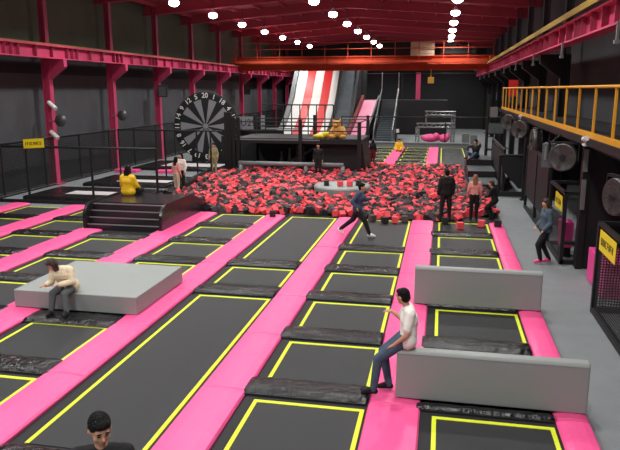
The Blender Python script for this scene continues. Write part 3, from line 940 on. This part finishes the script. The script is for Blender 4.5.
# far right frames
fr_ = rail('railing', 'black frame railing closing the grey walkway behind the woman', [(2.5, 28.6), (5.2, 28.6)], -.02, 1.75, [(2.5, 28.6), (3.85, 28.6), (5.2, 28.6)], r=.06)
build('bottom_board', MB().box(2.5, 5.2, 28.56, 28.62, .0, .22), M['black_soft'], fr_)
build('upper_board', MB().prism([(2.5, 1.75), (5.2, 1.75), (5.2, .35), (3.3, .35), (2.6, 1.15)], 'y', 28.57, 28.61), M['black_soft'], fr_)
o = thing('side_screen', 'black screen along the right side of the tiered steps', 'screen', (2.78, 33.3, 0))
build('board', MB().box(-.03, .03, -3.5, 3.5, -.02, 1.7), M['black_soft'], o)
build('frame', MB().box(-.05, .05, -3.55, -3.45, -.02, 1.9).box(-.05, .05, 3.45, 3.55, -.02, 1.9).box(-.05, .05, -3.5, 3.5, 1.8, 1.9), M['black'], o)
o = thing('side_screen', 'black boarded screen under the gallery edge beyond the woman in denim', 'screen', (3.3, 23.4, 0))
build('board', MB().box(-.02, .04, -2.6, 2.6, .5, 2.3), M['black_soft'], o)
build('frame', MB().box(-.05, .05, -2.65, -2.55, -.02, 2.4).box(-.05, .05, -.05, .05, -.02, 2.4).box(-.05, .05, 2.55, 2.65, -.02, 2.4).box(-.05, .05, -2.6, 2.6, 2.3, 2.4).box(-.05, .05, -2.6, 2.6, 0, .1), M['black'], o)
# climbing net post tower above tiered steps
o = thing('equipment_rack', 'tall dark rack with pale boxes standing beside the tiered steps', 'rack', (2.95, 38.5, 0))
for x in (-.4, .5):
    for y in (-.4, .5): build('upright', MB().box(x - .05, x + .05, y - .05, y + .05, 0, 4.2), M['black'], o)
for k, z in enumerate((1.1, 2.0, 2.9)):
    build('shelf', MB().box(-.45, .55, -.45, .55, z, z + .06), M['black'], o)
build('pale_box', MB().box(-.4, .1, -.4, .2, 2.96, 3.5), M['galv'], o)
build('grey_box', MB().box(-.3, .45, -.42, .3, 2.06, 2.6), M['cloth_grey'], o)

ts = thing('tiered_steps', 'black tiered seating steps right of the foam pit', 'steps', (0, 0, 0))
for k, (y0, z) in enumerate(((30.0, .28), (32.6, .56), (35.2, .85))):
    s_ = build('step', MB().box(1.36, 2.68, y0, 37.6, z - .28, z), M['platform'], ts)
    build('tread', MB().box(1.38, 2.66, y0 + .02, min(y0 + 2.5, 37.5), z, z + .015), M['tread'], s_)

# ------------------------------------------------------------------ far trampolines
FY0, FY1 = 38.4, 51.5
fn = 0
struct('trim_6', MB().box(-9.0, 2.0, 38.21, 52, -.019, .0), M['gap'], 'black underlay of the far trampolines')
for si, (x0, x1, sn) in enumerate(((-3.42, -2.7, 'left'), (-.87, -.14, 'right'), (-6.0, -5.3, 'leftmost'))):
    for k in range(6):
        y0 = FY0 + k * 2.18
        o = build('pink_mat', MB().rbox(-.36, .36, -1.07, 1.07, 0, .1, .03), M['pink']); o.location = ((x0 + x1) / 2, y0 + 1.09, .0)
        tag(o, 'pink mat beyond the foam pit, %s strip, %s from the pit' % (sn, ORD[k] if k else 'first'), 'mat', 'pink mats beyond the foam pit')
for ci, (x, nm) in enumerate(((-2.53, 'middle'), (-5.1, 'left'))):
    for k in range(6):
        y0 = FY0 + k * 2.18
        t = trampoline(x, y0 + .5, y0 + 2.0, 'far trampoline beyond the foam pit, %s column, %s from the pit' % (nm, ORD[k] if k else 'first'))
        t['group'] = 'trampolines beyond the foam pit'
        pd = pad(x, y0 - .1, 'black divider pad beyond the foam pit, %s column, %s from the pit' % (nm, ORD[k] if k else 'first'), d=.5, seed=300 + ci * 10 + k)
        pd['group'] = 'divider pads beyond the foam pit'
t = trampoline(.03, FY0, FY1 - .2, 'long black far trampoline bed behind the man in black, with yellow side line')
t['group'] = 'trampolines beyond the foam pit'
o = build('low_wall', MB().box(-7, 2.2, -.15, .15, 0, .32).rbox(-7, 2.2, -.2, .2, .32, .42, .03), M['slide_side']); o.location = (0, 52.1, -.02)
tag(o, 'low grey padded wall behind the far trampolines', 'wall')

# far tower frame
tf = thing('truss_tower', 'two level metal truss tower behind the far trampolines', 'tower', (0, 57, 0))
def truss(x0, x1, z0, z1, parent, nm='truss_beam'):
    mb = MB()
    for y in (-.15, .15):
        for z in (z0, z1): mb.tube([(x0, y, z), (x1, y, z)], .05, 6)
    n = max(2, int((x1 - x0) / .35))
    for k in range(n):
        xa = x0 + (x1 - x0) * k / n; xb = x0 + (x1 - x0) * (k + 1) / n
        mb.tube([(xa, -.15, z0 if k % 2 else z1), (xb, -.15, z1 if k % 2 else z0)], .035, 5)
    build(nm, mb, M['galv'], parent)
truss(-1.4, 1.15, 2.32, 2.62, tf); truss(-2.1, 1.15, 1.3, 1.62, tf)
for x, z1 in ((-2.0, 1.3), (.95, 2.5), (-1.3, 2.5)):
    mb = MB()
    for dx in (-.14, .14): mb.tube([(x + dx, -.15, 0), (x + dx, -.15, z1)], .05, 6)
    k = 0; z = 0
    while z < z1 - .3:
        mb.tube([(x - .14, -.15, z), (x + .14, -.15, z + .15)], .04, 5); mb.tube([(x + .14, -.15, z + .15), (x - .14, -.15, z + .3)], .04, 5); z += .3
    if x == -1.3: mb = MB().tube([(x, -.15, 1.6), (x, -.15, 2.4)], .06, 6)
    build('truss_leg', mb, M['galv'], tf)
for i, (x, w) in enumerate(((-.9, .8), (.25, .5))):
    o = build('pink_cushion', MB().ell((0, 0, 0), (w, .5, .35)).ell((w * .6, -.1, .15), (w * .4, .4, .3)), M['pink'], smooth=True); o.location = (x, 57.2, .38)
    tag(o, ('big pink cushion lying under the truss tower, on the left', 'smaller pink cushion lying under the truss tower, on the right')[i], 'cushion')

# ------------------------------------------------------------------ far slides and stairs
def slide(name, label, xs, prof, mats, thick=.3, parts=None, cat='slide'):
    t = thing(name, label, cat, (0, 0, 0))
    n = len(xs) - 1
    for k in range(n):
        mb = MB()
        poly = prof + [(p[0] + thick, p[1] - thick * .6) for p in prof[::-1]]
        mb.prism(poly, 'x', xs[k], xs[k + 1])
        build('stripe' if n > 1 else 'chute', mb, M[mats[k]], t)
    return t
prof = [(67.2, 6.7), (66.9, 6.65), (66.25, 6.17), (65.0, 4.89), (63.85, 3.64), (62.6, 2.6), (61.3, 1.75), (59.6, .9), (57.6, .25), (56, .12)]
w = [-14.35, -13.45, -12.6, -11.75, -10.9, -10.2]
s1 = slide('striped_slide', 'tall red and white striped inflatable slide at the far end', w, prof, ['slide_white', 'slide_red', 'slide_white', 'slide_red', 'slide_white'])
for x, nm in ((-14.8, 'left'), (-10.2, 'right')):
    pp = [(p[0] - .1, p[1] + .25) for p in prof] + [(68.6, 0)]
    build('side_wall', MB().prism(pp, 'x', x, x + .4 if nm == 'left' else x + .25), M['slide_side'] if nm == 'left' else M['black_soft'], s1)
s2 = slide('dark_slide', 'tall dark slate slide beside the striped one', [-9.95, -8.45], [(p[0], p[1]) for p in prof], ['slide_dark'])
build('side_wall', MB().prism([(p[0] - .1, p[1] + .3) for p in prof] + [(68.6, 0)], 'x', -8.45, -8.2), M['black_soft'], s2)
p3 = [(66.6, 3.4), (66, 3.23), (62.5, 2.2), (59, 1.2), (55.5, .25), (54.8, .2)]
s3 = slide('pink_slide', 'smooth pink slide between the dark slide and the far stairs', [-7.75, -6.35], p3, ['slide_pink'])
build('side_wall', MB().prism([(p[0], p[1] + .5) for p in p3] + [(67, 0)], 'x', -8.0, -7.75), M['cloth_red'], s3)
build('right_wall', MB().prism([(p[0], p[1] + .5) for p in p3] + [(67, 0)], 'x', -6.35, -6.2), M['black_soft'], s3)
fs_ = thing('staircase', 'steep grey staircase with tall pale handrails at the far end', 'stairs', (0, 0, 0))
mb = MB()
NS = 20
for k in range(NS):
    y = 55.2 + k * .37; z = (k + 1) * .175
    mb.box(-5.5, -4.15, y, 55.2 + NS * .37, z - .175, z)
build('steps', mb, M['slide_dark'], fs_)
for x in (-5.6, -4.05):
    mb = MB().tube([(x, 55.3, .2), (x, 55.3, 1.1), (x, 62.2, 4.5), (x, 62.4, 6.0)], .06, 6).tube([(x, 58.5, 1.5), (x, 58.5, 2.7)], .04, 6)
    build('handrail', mb, M['galv'], fs_)
o = thing('slide_tower', 'black scaffold block behind the slides and staircase', 'tower', (0, 0, 0))
build('body', MB().box(-8.0, .5, 66.9, 72, 0, 3.4).box(-15, -8.1, 68.6, 72, 0, 6.6), M['black_soft'], o)
rb = MB().tube([(-8.0, 66.9, 6.0), (5, 66.9, 6.0)], .04, 6).tube([(-6, 66.9, 3.4), (-6, 66.9, 6)], .05, 6).tube([(-4, 66.9, 3.4), (-4, 66.9, 6)], .05, 6)
build('railing', rb, M['black'], o)
o = build('steel_post', MB().box(-.25, .25, -.15, .15, 0, 6.3), M['steel_pink']); o.location = (-2.7, 74.5, -.02)
tag(o, 'lone pink post standing against the far wall', 'post')
o = build('storage_box', MB().rbox(-.3, .3, -.2, .2, 0, .9).rbox(.4, .95, -.2, .2, 0, .8), M['galv']); o.location = (2.0, 56, -.02)
o.data.materials[0] = M['galv']
tag(o, 'pair of low pale boxes standing right of the truss tower', 'box')
for i, x in enumerate((-2.9, 3.0)):
    o = build('information_sheet', MB().box(-.17, .17, -.01, .01, 0, .3), M['white']); o.location = ((-3.55, 1.2)[i], 54, (1.0, 1.0)[i])
    if i == 0: tag(o, 'small white sheet on a stand right of the far staircase', 'sheet'); build('stand', MB().tube([(0, .03, -1.02), (0, .03, .05)], .03, 6), M['black'], o)
    else: bpy.data.objects.remove(o)
# front rail across the far area (thin line)
rail('railing', 'thin black railing crossing in front of the slides', [(-8.0, 53.2), (4.5, 53.2)], -.02, 2.3, [(-8, 53.2), (-3.6, 53.2), (.3, 53.2), (4.5, 53.2)], r=.05)

# small fixtures on the left columns ------------------------------------
for i, (x, y, z, lab) in enumerate(((-17.95, 28.2, 3.75, 'white flood lamp high on the nearest pink column'), (-17.95, 28.2, 3.05, 'pale oval fan on the nearest pink column'),
                                    (-17.95, 28.2, 2.4, 'white tilted flood lamp low on the nearest pink column'), (-17.95, 34.3, 3.06, 'pale oval fan on the second pink column'))):
    t = thing('wall_fixture', lab, 'lamp' if i in (0, 2) else 'fan', (x, y - .3, z))
    if i in (0, 2):
        build('lamp_head', MB().tube([(-.1, 0, .14), (.32, -.1, -.16)], .1, 10), M['white'], t)
        build('arm', MB().tube([(-.25, .1, 0), (0, 0, .05)], .03, 6), M['black'], t)
    else:
        build('fan_head', MB().lathe([(.05, -.1), (.26, -.06), (.3, 0), (.26, .05)], (.45, 0, 0), 20, axis='y'), M['fan'], t, smooth=True)
        build('arm', MB().tube([(-.2, .1, -.05), (.3, .05, 0)], .035, 6), M['galv'], t)
t = thing('wall_speaker', 'black box speaker high on the third pink column', 'speaker', (-17.7, 40.1, 4.0), .3)
build('case', MB().rbox(-.3, .3, -.3, .2, 0, .75), M['black'], t)
build('grille', MB().box(-.22, .22, -.315, -.3, .06, .64), M['wall_dark'], t)
build('arm', MB().tube([(-.1, .15, .3), (-.2, .45, .3)], .04, 6), M['black'], t)
t = thing('wall_speaker', 'black box speaker high on the sixth pink column', 'speaker', (-17.5, 58.2, 4.0), .3)
build('case', MB().rbox(-.3, .3, -.3, .2, 0, .8), M['black'], t)

# ------------------------------------------------------------------ people
def remesh(mb, name, m, parent, vox, it=3):
    me = mb.mesh(name, [m], False)
    o = bpy.data.objects.new(name, me); COL.objects.link(o)
    r = o.modifiers.new('r', 'REMESH'); r.mode = 'VOXEL'; r.voxel_size = vox; r.use_smooth_shade = True
    s = o.modifiers.new('s', 'SMOOTH'); s.iterations = it; s.factor = .5
    dg = bpy.context.evaluated_depsgraph_get(); dg.update()
    m2 = bpy.data.meshes.new_from_object(o.evaluated_get(dg))
    o.modifiers.clear(); o.data = m2
    m2.materials.clear(); m2.materials.append(m)
    m2.polygons.foreach_set('use_smooth', [True] * len(m2.polygons))
    m2.name = name
    if parent: o.parent = parent
    return o

STAND = dict(pel=(0, 0, .95), chest=(0, .0, 1.27), neck=(0, 0, 1.45), head=(0, .02, 1.60),
             hipl=(-.09, 0, .9), knl=(-.1, .02, .49), anl=(-.1, 0, .08), hipr=(.09, 0, .9), knr=(.1, .02, .49), anr=(.1, 0, .08),
             shl=(-.18, 0, 1.39), ell=(-.24, -.02, 1.12), wrl=(-.24, .08, .88), shr=(.18, 0, 1.39), elr=(.24, -.02, 1.12), wrr=(.24, .08, .88))
def person(label, loc, rz, J=None, top='cloth_black', bot='cloth_black', shoe='cloth_black', hair='hair', long_sleeve=True, hairlen=0.0, hy=0.0, hp=0.0,
           vox=.02, face=False, scale=1.0, skirt=False, tl=(0, 1, 0), tr=(0, 1, 0), loose_top=0.0, cat='person', fingers=True, hl=None, hr=None, ponytail=False, collar=None):
    Jd = dict(STAND)
    if J: Jd.update(J)
    P = {k: Vector(v) for k, v in Jd.items()}
    t = thing('person', label, cat, loc, rz)
    t.scale = (scale,) * 3
    Rh = Matrix.Rotation(hy, 3, 'Z') @ Matrix.Rotation(hp, 3, 'X')      # yaw then nod (negative = look down)
    h = P['head']
    b = MB()
    ch, pe = P['chest'], P['pel']
    side = (P['shr'] - P['shl']).normalized()
    hs = (P['hipr'] - P['hipl']).normalized()
    def torso(mb, e):
        mb.cap(ch - side * .075, .105 + e, ch + side * .075, .105 + e)
        mb.cap(P['shl'] * .75 + P['shr'] * .25, .065 + e, P['shr'] * .75 + P['shl'] * .25, .065 + e)
        mb.cap(P['shl'] + side * .03, .058 + e, ch - side * .08, .09 + e); mb.cap(P['shr'] - side * .03, .058 + e, ch + side * .08, .09 + e)
        mid = (ch + pe) / 2
        mb.cap(ch - side * .06, .1 + e, mid - side * .05, .09 + e); mb.cap(ch + side * .06, .1 + e, mid + side * .05, .09 + e)
        mb.cap(mid - side * .05, .09 + e, pe - hs * .06, .105 + e); mb.cap(mid + side * .05, .09 + e, pe + hs * .06, .105 + e)
        mb.cap(mid, .09 + e, pe, .1 + e)
    def arm(mb, s, e, full=True):
        mb.cap(P['sh' + s], .052 + e, P['el' + s], .040 + e)
        if full: mb.cap(P['el' + s], .039 + e, P['wr' + s], .026 + e)
    def leg(mb, s, e, full=True):
        mb.cap(P['hip' + s], .085 + e, P['kn' + s], .058 + e)
        mb.cap(P['kn' + s], .055 + e, P['an' + s], .036 + e * .9)
    torso(b, -.008)
    for s in 'lr': arm(b, s, 0); leg(b, s, -.004)
    b.cap(ch + (P['neck'] - ch) * .5, .06, P['neck'], .05); b.cap(P['neck'], .05, h - Rh @ Vector((0, .02, .04)), .052)
    b.ell(h + Rh @ Vector((0, -.008, .022)), (.076, .094, .095), rot=Rh)
    b.ell(h + Rh @ Vector((0, .022, -.045)), (.058, .066, .075), rot=Rh)
    b.cap(h + Rh @ Vector((0, .06, -.095)), .022, h + Rh @ Vector((0, .055, -.09)), .024)
    b.cap(h + Rh @ Vector((0, .082, .012)), .010, h + Rh @ Vector((0, .104, -.022)), .015)
    for s in (-1, 1):
        b.ell(h + Rh @ Vector((s * .078, -.008, -.005)), (.012, .022, .032), rot=Rh)
        b.ell(h + Rh @ Vector((s * .03, .078, .022)), (.022, .014, .010), rot=Rh)
        b.ell(h + Rh @ Vector((s * .04, .055, -.03)), (.025, .025, .025), rot=Rh)
    # hands
    for s, hd in (('l', hl), ('r', hr)):
        w = P['wr' + s]; d = (hd and Vector(hd).normalized()) or (w - P['el' + s]).normalized()
        up = Vector((0, 0, 1)) if abs(d.z) < .8 else Vector((0, 1, 0))
        sd = d.cross(up).normalized(); nn = sd.cross(d).normalized()      # sd across the palm, nn back of the hand
        if s == 'r': sd = -sd
        pc = w + d * .075
        b.cap(w, .026, w + d * .04, .026)
        for k in range(4):
            o_ = sd * (.028 - k * .019)
            b.cap(w + d * .02 + o_ * .6, .016, pc + o_, .0125)
            L = (.070, .080, .074, .056)[k]
            f1 = pc + o_ + (d * .85 - nn * .25) * L * .5
            f2 = f1 + (d * .55 - nn * .75) * L * .5
            b.cap(pc + o_, .0105, f1, .0095); b.cap(f1, .0095, f2, .008)
        th = w + d * .035 + sd * .03
        b.cap(w + d * .02 + sd * .015, .014, th + sd * .018 + d * .01, .0115); b.cap(th + sd * .018 + d * .01, .011, th + sd * .03 + d * .04 - nn * .01, .009)
    remesh(b, 'body', M['skin'], t, vox)
    # feet / shoes
    for s, tv in (('l', tl), ('r', tr)):
        tv = Vector(tv).normalized(); a = P['an' + s]
        dn = (P['an' + s] - P['kn' + s]).normalized()
        dn = Vector((0, 0, -1)) if tv.z > -.3 else (dn - tv * dn.dot(tv)).normalized()
        heel = a - tv * .03 + dn * .035; toe = a + tv * .15 + dn * .045
        mb = MB().cap(a, .045, heel, .042).cap(heel, .04, toe, .034).cap(a + tv * .02, .042, toe, .036)
        remesh(mb, 'shoe', M[shoe], t, max(vox * .8, .012), 2)
    # trousers
    p = MB()
    p.cap(pe - hs * .065, .118, pe + hs * .065, .118)
    p.cap(pe, .12, (P['hipl'] + P['hipr']) / 2, .105)
    for s in 'lr': leg(p, s, .020)
    if skirt:
        for s in 'lr': p.cap(P['hip' + s], .12, P['kn' + s], .13)
    remesh(p, 'trousers' if not skirt else 'skirt', M[bot], t, vox)
    # top
    q = MB(); torso(q, .012 + loose_top)
    if loose_top: q.cap(pe - hs * .08, .12 + loose_top, pe + hs * .08, .12 + loose_top)
    for s in 'lr':
        if long_sleeve:
            q.cap(P['sh' + s], .066 + loose_top * .6, P['el' + s], .055 + loose_top * .6); q.cap(P['el' + s], .054 + loose_top * .6, P['wr' + s] + (P['el' + s] - P['wr' + s]) * .12, .040 + loose_top * .5)
        else:
            q.cap(P['sh' + s], .07, P['sh' + s] + (P['el' + s] - P['sh' + s]) * .68, .07)
    remesh(q, 'shirt' if not long_sleeve else 'jacket', M[top], t, vox)
    # hair
    hm = MB()
    hm.ell(h + Rh @ Vector((0, -.022, .040)), (.088, .098, .095), rot=Rh)
    hm.ell(h + Rh @ Vector((0, -.05, -.005)), (.082, .07, .085), rot=Rh)
    hm.ell(h + Rh @ Vector((0, .045, .082)), (.068, .045, .036), rot=Rh)
    if hairlen and not ponytail:
        bk = h + Rh @ Vector((0, -.075, -.02))
        dn = Vector((0, -.1 - loose_top * 5, -1)) if hp > -.5 else Vector((0, .35, -1))
        for s in (-1, 0, 1):
            hm.cap(bk + Rh @ Vector((s * .05, .02, 0)), .05, bk + Rh @ Vector((s * .055, .01, 0)) + dn.normalized() * hairlen, .035)
        for s in (-1, 1):
            hm.cap(h + Rh @ Vector((s * .075, -.0, .02)), .03, h + Rh @ Vector((s * .085, .0, -.04)) + dn.normalized() * hairlen * .7, .022)
    if ponytail:
        k0 = h + Rh @ Vector((0, -.12, .03))
        hm.cap(h + Rh @ Vector((0, -.09, .03)), .035, k0, .035); hm.cap(k0, .035, k0 + Vector((0, -.06, -hairlen)), .022)
    remesh(hm, 'hair', M[hair], t, min(vox, .014), 2)
    if face:
        for s in (-1, 1):
            build('eye', MB().ell(h + Rh @ Vector((s * .03, .086, .012)), (.014, .008, .006), rot=Rh), M['eye'], t, smooth=True)
            build('eyebrow', MB().ell(h + Rh @ Vector((s * .032, .088, .034)), (.020, .007, .004), rot=Rh), M['hair'], t, smooth=True)
        build('mouth', MB().ell(h + Rh @ Vector((0, .088, -.058)), (.024, .008, .006), rot=Rh), M['lip'], t, smooth=True)
    return t

# 1. man in white T-shirt sitting on the corner of the front grey wall.  local frame = world axes, root at wall corner ground
# faces -x (left) and a little toward the camera
person('man in white t-shirt and blue jeans sitting on the corner of the nearer grey wall', (-.38, 9.02, 0), 0,
       dict(pel=(.03, .0, .948), chest=(.03, .04, 1.24), neck=(-.01, .06, 1.42), head=(-.07, .07, 1.56),
            hipl=(-.04, -.09, .945), knl=(-.39, -.10, .64), anl=(-.45, -.12, .17), hipr=(-.04, .09, .945), knr=(-.34, .16, .66), anr=(-.24, .10, .17),
            shl=(.05, -.14, 1.36), ell=(.01, -.24, 1.08), wrl=(-.17, -.16, .89), shr=(.0, .22, 1.36), elr=(-.10, .34, 1.13), wrr=(-.24, .40, 1.21)),
       top='cloth_white', bot='denim', shoe='cloth_black', long_sleeve=False, loose_top=.014, hy=PI / 2 - .55, hp=-.15, vox=.0095, face=True,
       tl=(-1, -.15, 0), tr=(-1, -.1, 0), hl=(-.8, .3, -.5), hr=(-1, .1, .1))
# 2. woman bending over on the low block
person('woman in cream top and grey trousers sitting bent over on the low grey block', (-7.32, 11.4, 0), 0,
       dict(pel=(.03, .08, .60), chest=(-.03, -.03, .86), neck=(-.09, -.12, .99), head=(-.15, -.18, 1.09),
            hipl=(-.06, .05, .57), knl=(-.12, -.28, .53), anl=(-.13, -.36, .19), hipr=(.12, .05, .57), knr=(.13, -.28, .52), anr=(.20, -.36, .19),
            shl=(-.2, -.05, .93), ell=(-.24, -.14, .70), wrl=(-.20, -.36, .72), shr=(.14, -.03, .95), elr=(.22, -.10, .73), wrr=(.03, -.30, .71)),
       top='cloth_cream', bot='cloth_grey', hair='hair_brown', hairlen=.14, hy=2.3, hp=-.7, vox=.0095, face=True, loose_top=.028,
       tl=(0, -1, 0), tr=(.25, -1, 0), hl=(-.3, -.9, .1), hr=(-1, -.3, 0.05))
# 3. man in the foreground, only head and shoulders in view
person('dark haired man in black top at the bottom left, only head and shoulders in view', (-2.66, 4.47, .02), PI + .35, None,
       top='cloth_black', bot='cloth_black', hy=.42, hp=-.32, vox=.0095, face=True, scale=1.09)
# 4. running child in blue top
person('running child in blue top and black trousers in front of the foam pit', (-2.42, 19.5, .06), -PI / 2 - .1,
       dict(pel=(0, .0, .82), chest=(0, .06, 1.12), neck=(0, .1, 1.28), head=(0, .13, 1.42), hipl=(-.09, 0, .8), knl=(-.1, -.15, .46), anl=(-.08, -.52, .16),
            hipr=(.09, 0, .8), knr=(.09, .24, .46), anr=(.08, .38, .09), shl=(-.17, .05, 1.24), ell=(-.24, .16, 1.02), wrl=(-.2, .36, 1.08), shr=(.17, .05, 1.24), elr=(.25, -.1, 1.02), wrr=(.24, .02, .86)),
       top='cloth_blue', bot='cloth_black', shoe='cloth_white', hairlen=.0, vox=.018, scale=1.07, loose_top=.015, tl=(0, .75, -.65), tr=(0, 1, 0))
# 5. man in black standing
person('man in black clothes and hood standing at the front edge of the foam pit', (.25, 22.3, .06), .3, dict(anl=(-.14, 0, .08), anr=(.14, 0, .08), knl=(-.13, .02, .49), knr=(.13, .02, .49)), vox=.022, scale=1.04, loose_top=.02)
# 6. women by the steps
person('reddish blonde woman in pink top and black trousers at the tiered steps', (1.22, 22.9, .04), .1, None, top='cloth_pink', bot='cloth_black', hair='hair_blonde', hairlen=.26, vox=.02, scale=.92)
person('person in black clothes next to the reddish blonde woman', (1.88, 23.1, .0), 1.2,
       dict(pel=(0, -.05, .75), chest=(0, .02, 1.05), neck=(0, .08, 1.22), head=(0, .12, 1.35), hipl=(-.09, -.05, .72), hipr=(.09, -.05, .72), knl=(-.13, .22, .46), knr=(.13, .22, .46),
            shl=(-.18, .02, 1.17), shr=(.18, .02, 1.17), ell=(-.22, .12, .92), elr=(.22, .12, .92), wrl=(-.12, .3, .86), wrr=(.12, .3, .86)), vox=.022, scale=.95, hair='hair_brown')
# 7. woman in denim jacket
person('woman in washed denim jacket, black trousers and pink shoes standing in the walkway', (2.80, 17.6, -.02), PI / 2 + .25,
       dict(pel=(0, .0, .93), head=(0, .05, 1.6), neck=(0, .02, 1.45), knr=(.1, .02, .49), anr=(.08, -.18, .09), knl=(-.1, .22, .52), anl=(-.08, .12, .1), wrl=(-.22, .16, .92), wrr=(.2, .18, .95), elr=(.25, -.02, 1.14)),
       top='denim_pale', bot='cloth_black', shoe='hot_pink', hair='hair_brown', hairlen=.34, vox=.016, loose_top=.02, hy=.1, hp=-.1)
# 8. yellow jacket
person('person with long black hair in yellow jacket sitting back turned on the stepped platform', (-10.72, 20.95, .84), -.1,
       dict(pel=(0, .0, .12), chest=(0, -.0, .42), neck=(0, .03, .60), head=(0, .05, .76), hipl=(-.1, .0, .1), hipr=(.1, .0, .1), knl=(-.2, .42, .12), knr=(.22, .42, .12), anl=(.02, .66, .08), anr=(.05, .55, .1),
            shl=(-.18, 0, .53), shr=(.18, 0, .53), ell=(-.25, .08, .28), elr=(.25, .08, .28), wrl=(-.2, .3, .2), wrr=(.2, .3, .2)),
       top='cloth_yellow', bot='cloth_black', hairlen=.3, vox=.018, loose_top=.032, scale=1.17)
# 9. two girls
person('girl in dusty pink top and beige trousers beside the foam pit', (-11.25, 26.5, 0), -.5, None, top='cloth_pink', bot='cloth_beige', hairlen=.3, vox=.022, shoe='cloth_red', scale=.94)
person('girl in white top and black trousers beside the foam pit', (-11.2, 26.95, 0), PI * .9, None, top='cloth_white', bot='cloth_black', hairlen=.15, vox=.022, scale=1.02)
# 10. others
person('person in khaki camouflage standing in front of the giant dartboard', (-11.85, 33.0, .0), PI, None, top='cloth_khaki', bot='cloth_khaki', vox=.025, scale=.98)
person('person in dark jacket and dark red skirt walking beyond the foam pit', (-4.0, 39.3, .05), -.4, None, top='cloth_black', bot='cloth_red', skirt=True, vox=.025, scale=.86, hairlen=.1)
person('person in black standing among the cubes below the raised deck', (-6.1, 32.6, .1), PI, None, vox=.025, scale=.98)
person('small child in yellow sitting on the far pink strip', (-2.95, 47.5, .1), PI,
       dict(pel=(0, .0, .12), chest=(0, .0, .42), neck=(0, .03, .58), head=(0, .05, .72), hipl=(-.1, .0, .1), hipr=(.1, .0, .1), knl=(-.2, .35, .25), knr=(.2, .35, .25), anl=(-.12, .5, .08), anr=(.12, .5, .08),
            shl=(-.18, 0, .53), shr=(.18, 0, .53), ell=(-.25, .08, .28), elr=(.25, .08, .28), wrl=(-.2, .3, .2), wrr=(.2, .3, .2)), top='cloth_yellow', bot='cloth_yellow', vox=.03, scale=1.05, loose_top=.03)
person('child in black and yellow top sitting on top of the tiered steps', (1.85, 35.8, .87), PI * .8,
       dict(pel=(0, .0, .12), chest=(0, .0, .42), neck=(0, .03, .58), head=(0, .05, .72), hipl=(-.1, .0, .1), hipr=(.1, .0, .1), knl=(-.2, .35, .25), knr=(.2, .35, .25), anl=(-.12, .5, .08), anr=(.12, .5, .08),
            shl=(-.18, 0, .53), shr=(.18, 0, .53), ell=(-.3, .15, .55), elr=(.3, .15, .5), wrl=(-.4, .3, .7), wrr=(.2, .3, .3)), top='cloth_black', bot='cloth_blue', vox=.025, scale=1.2, shoe='cloth_red')

# ------------------------------------------------------------------ world and view
w = bpy.data.worlds.new('world'); SC.world = w; w.use_nodes = True
w.node_tree.nodes['Background'].inputs[0].default_value = (.6, .58, .62, 1)
w.node_tree.nodes['Background'].inputs[1].default_value = .35
SC.view_settings.view_transform = 'Standard'
SC.view_settings.look = 'None'
SC.view_settings.exposure = 0.0
SC.view_settings.gamma = 1.0
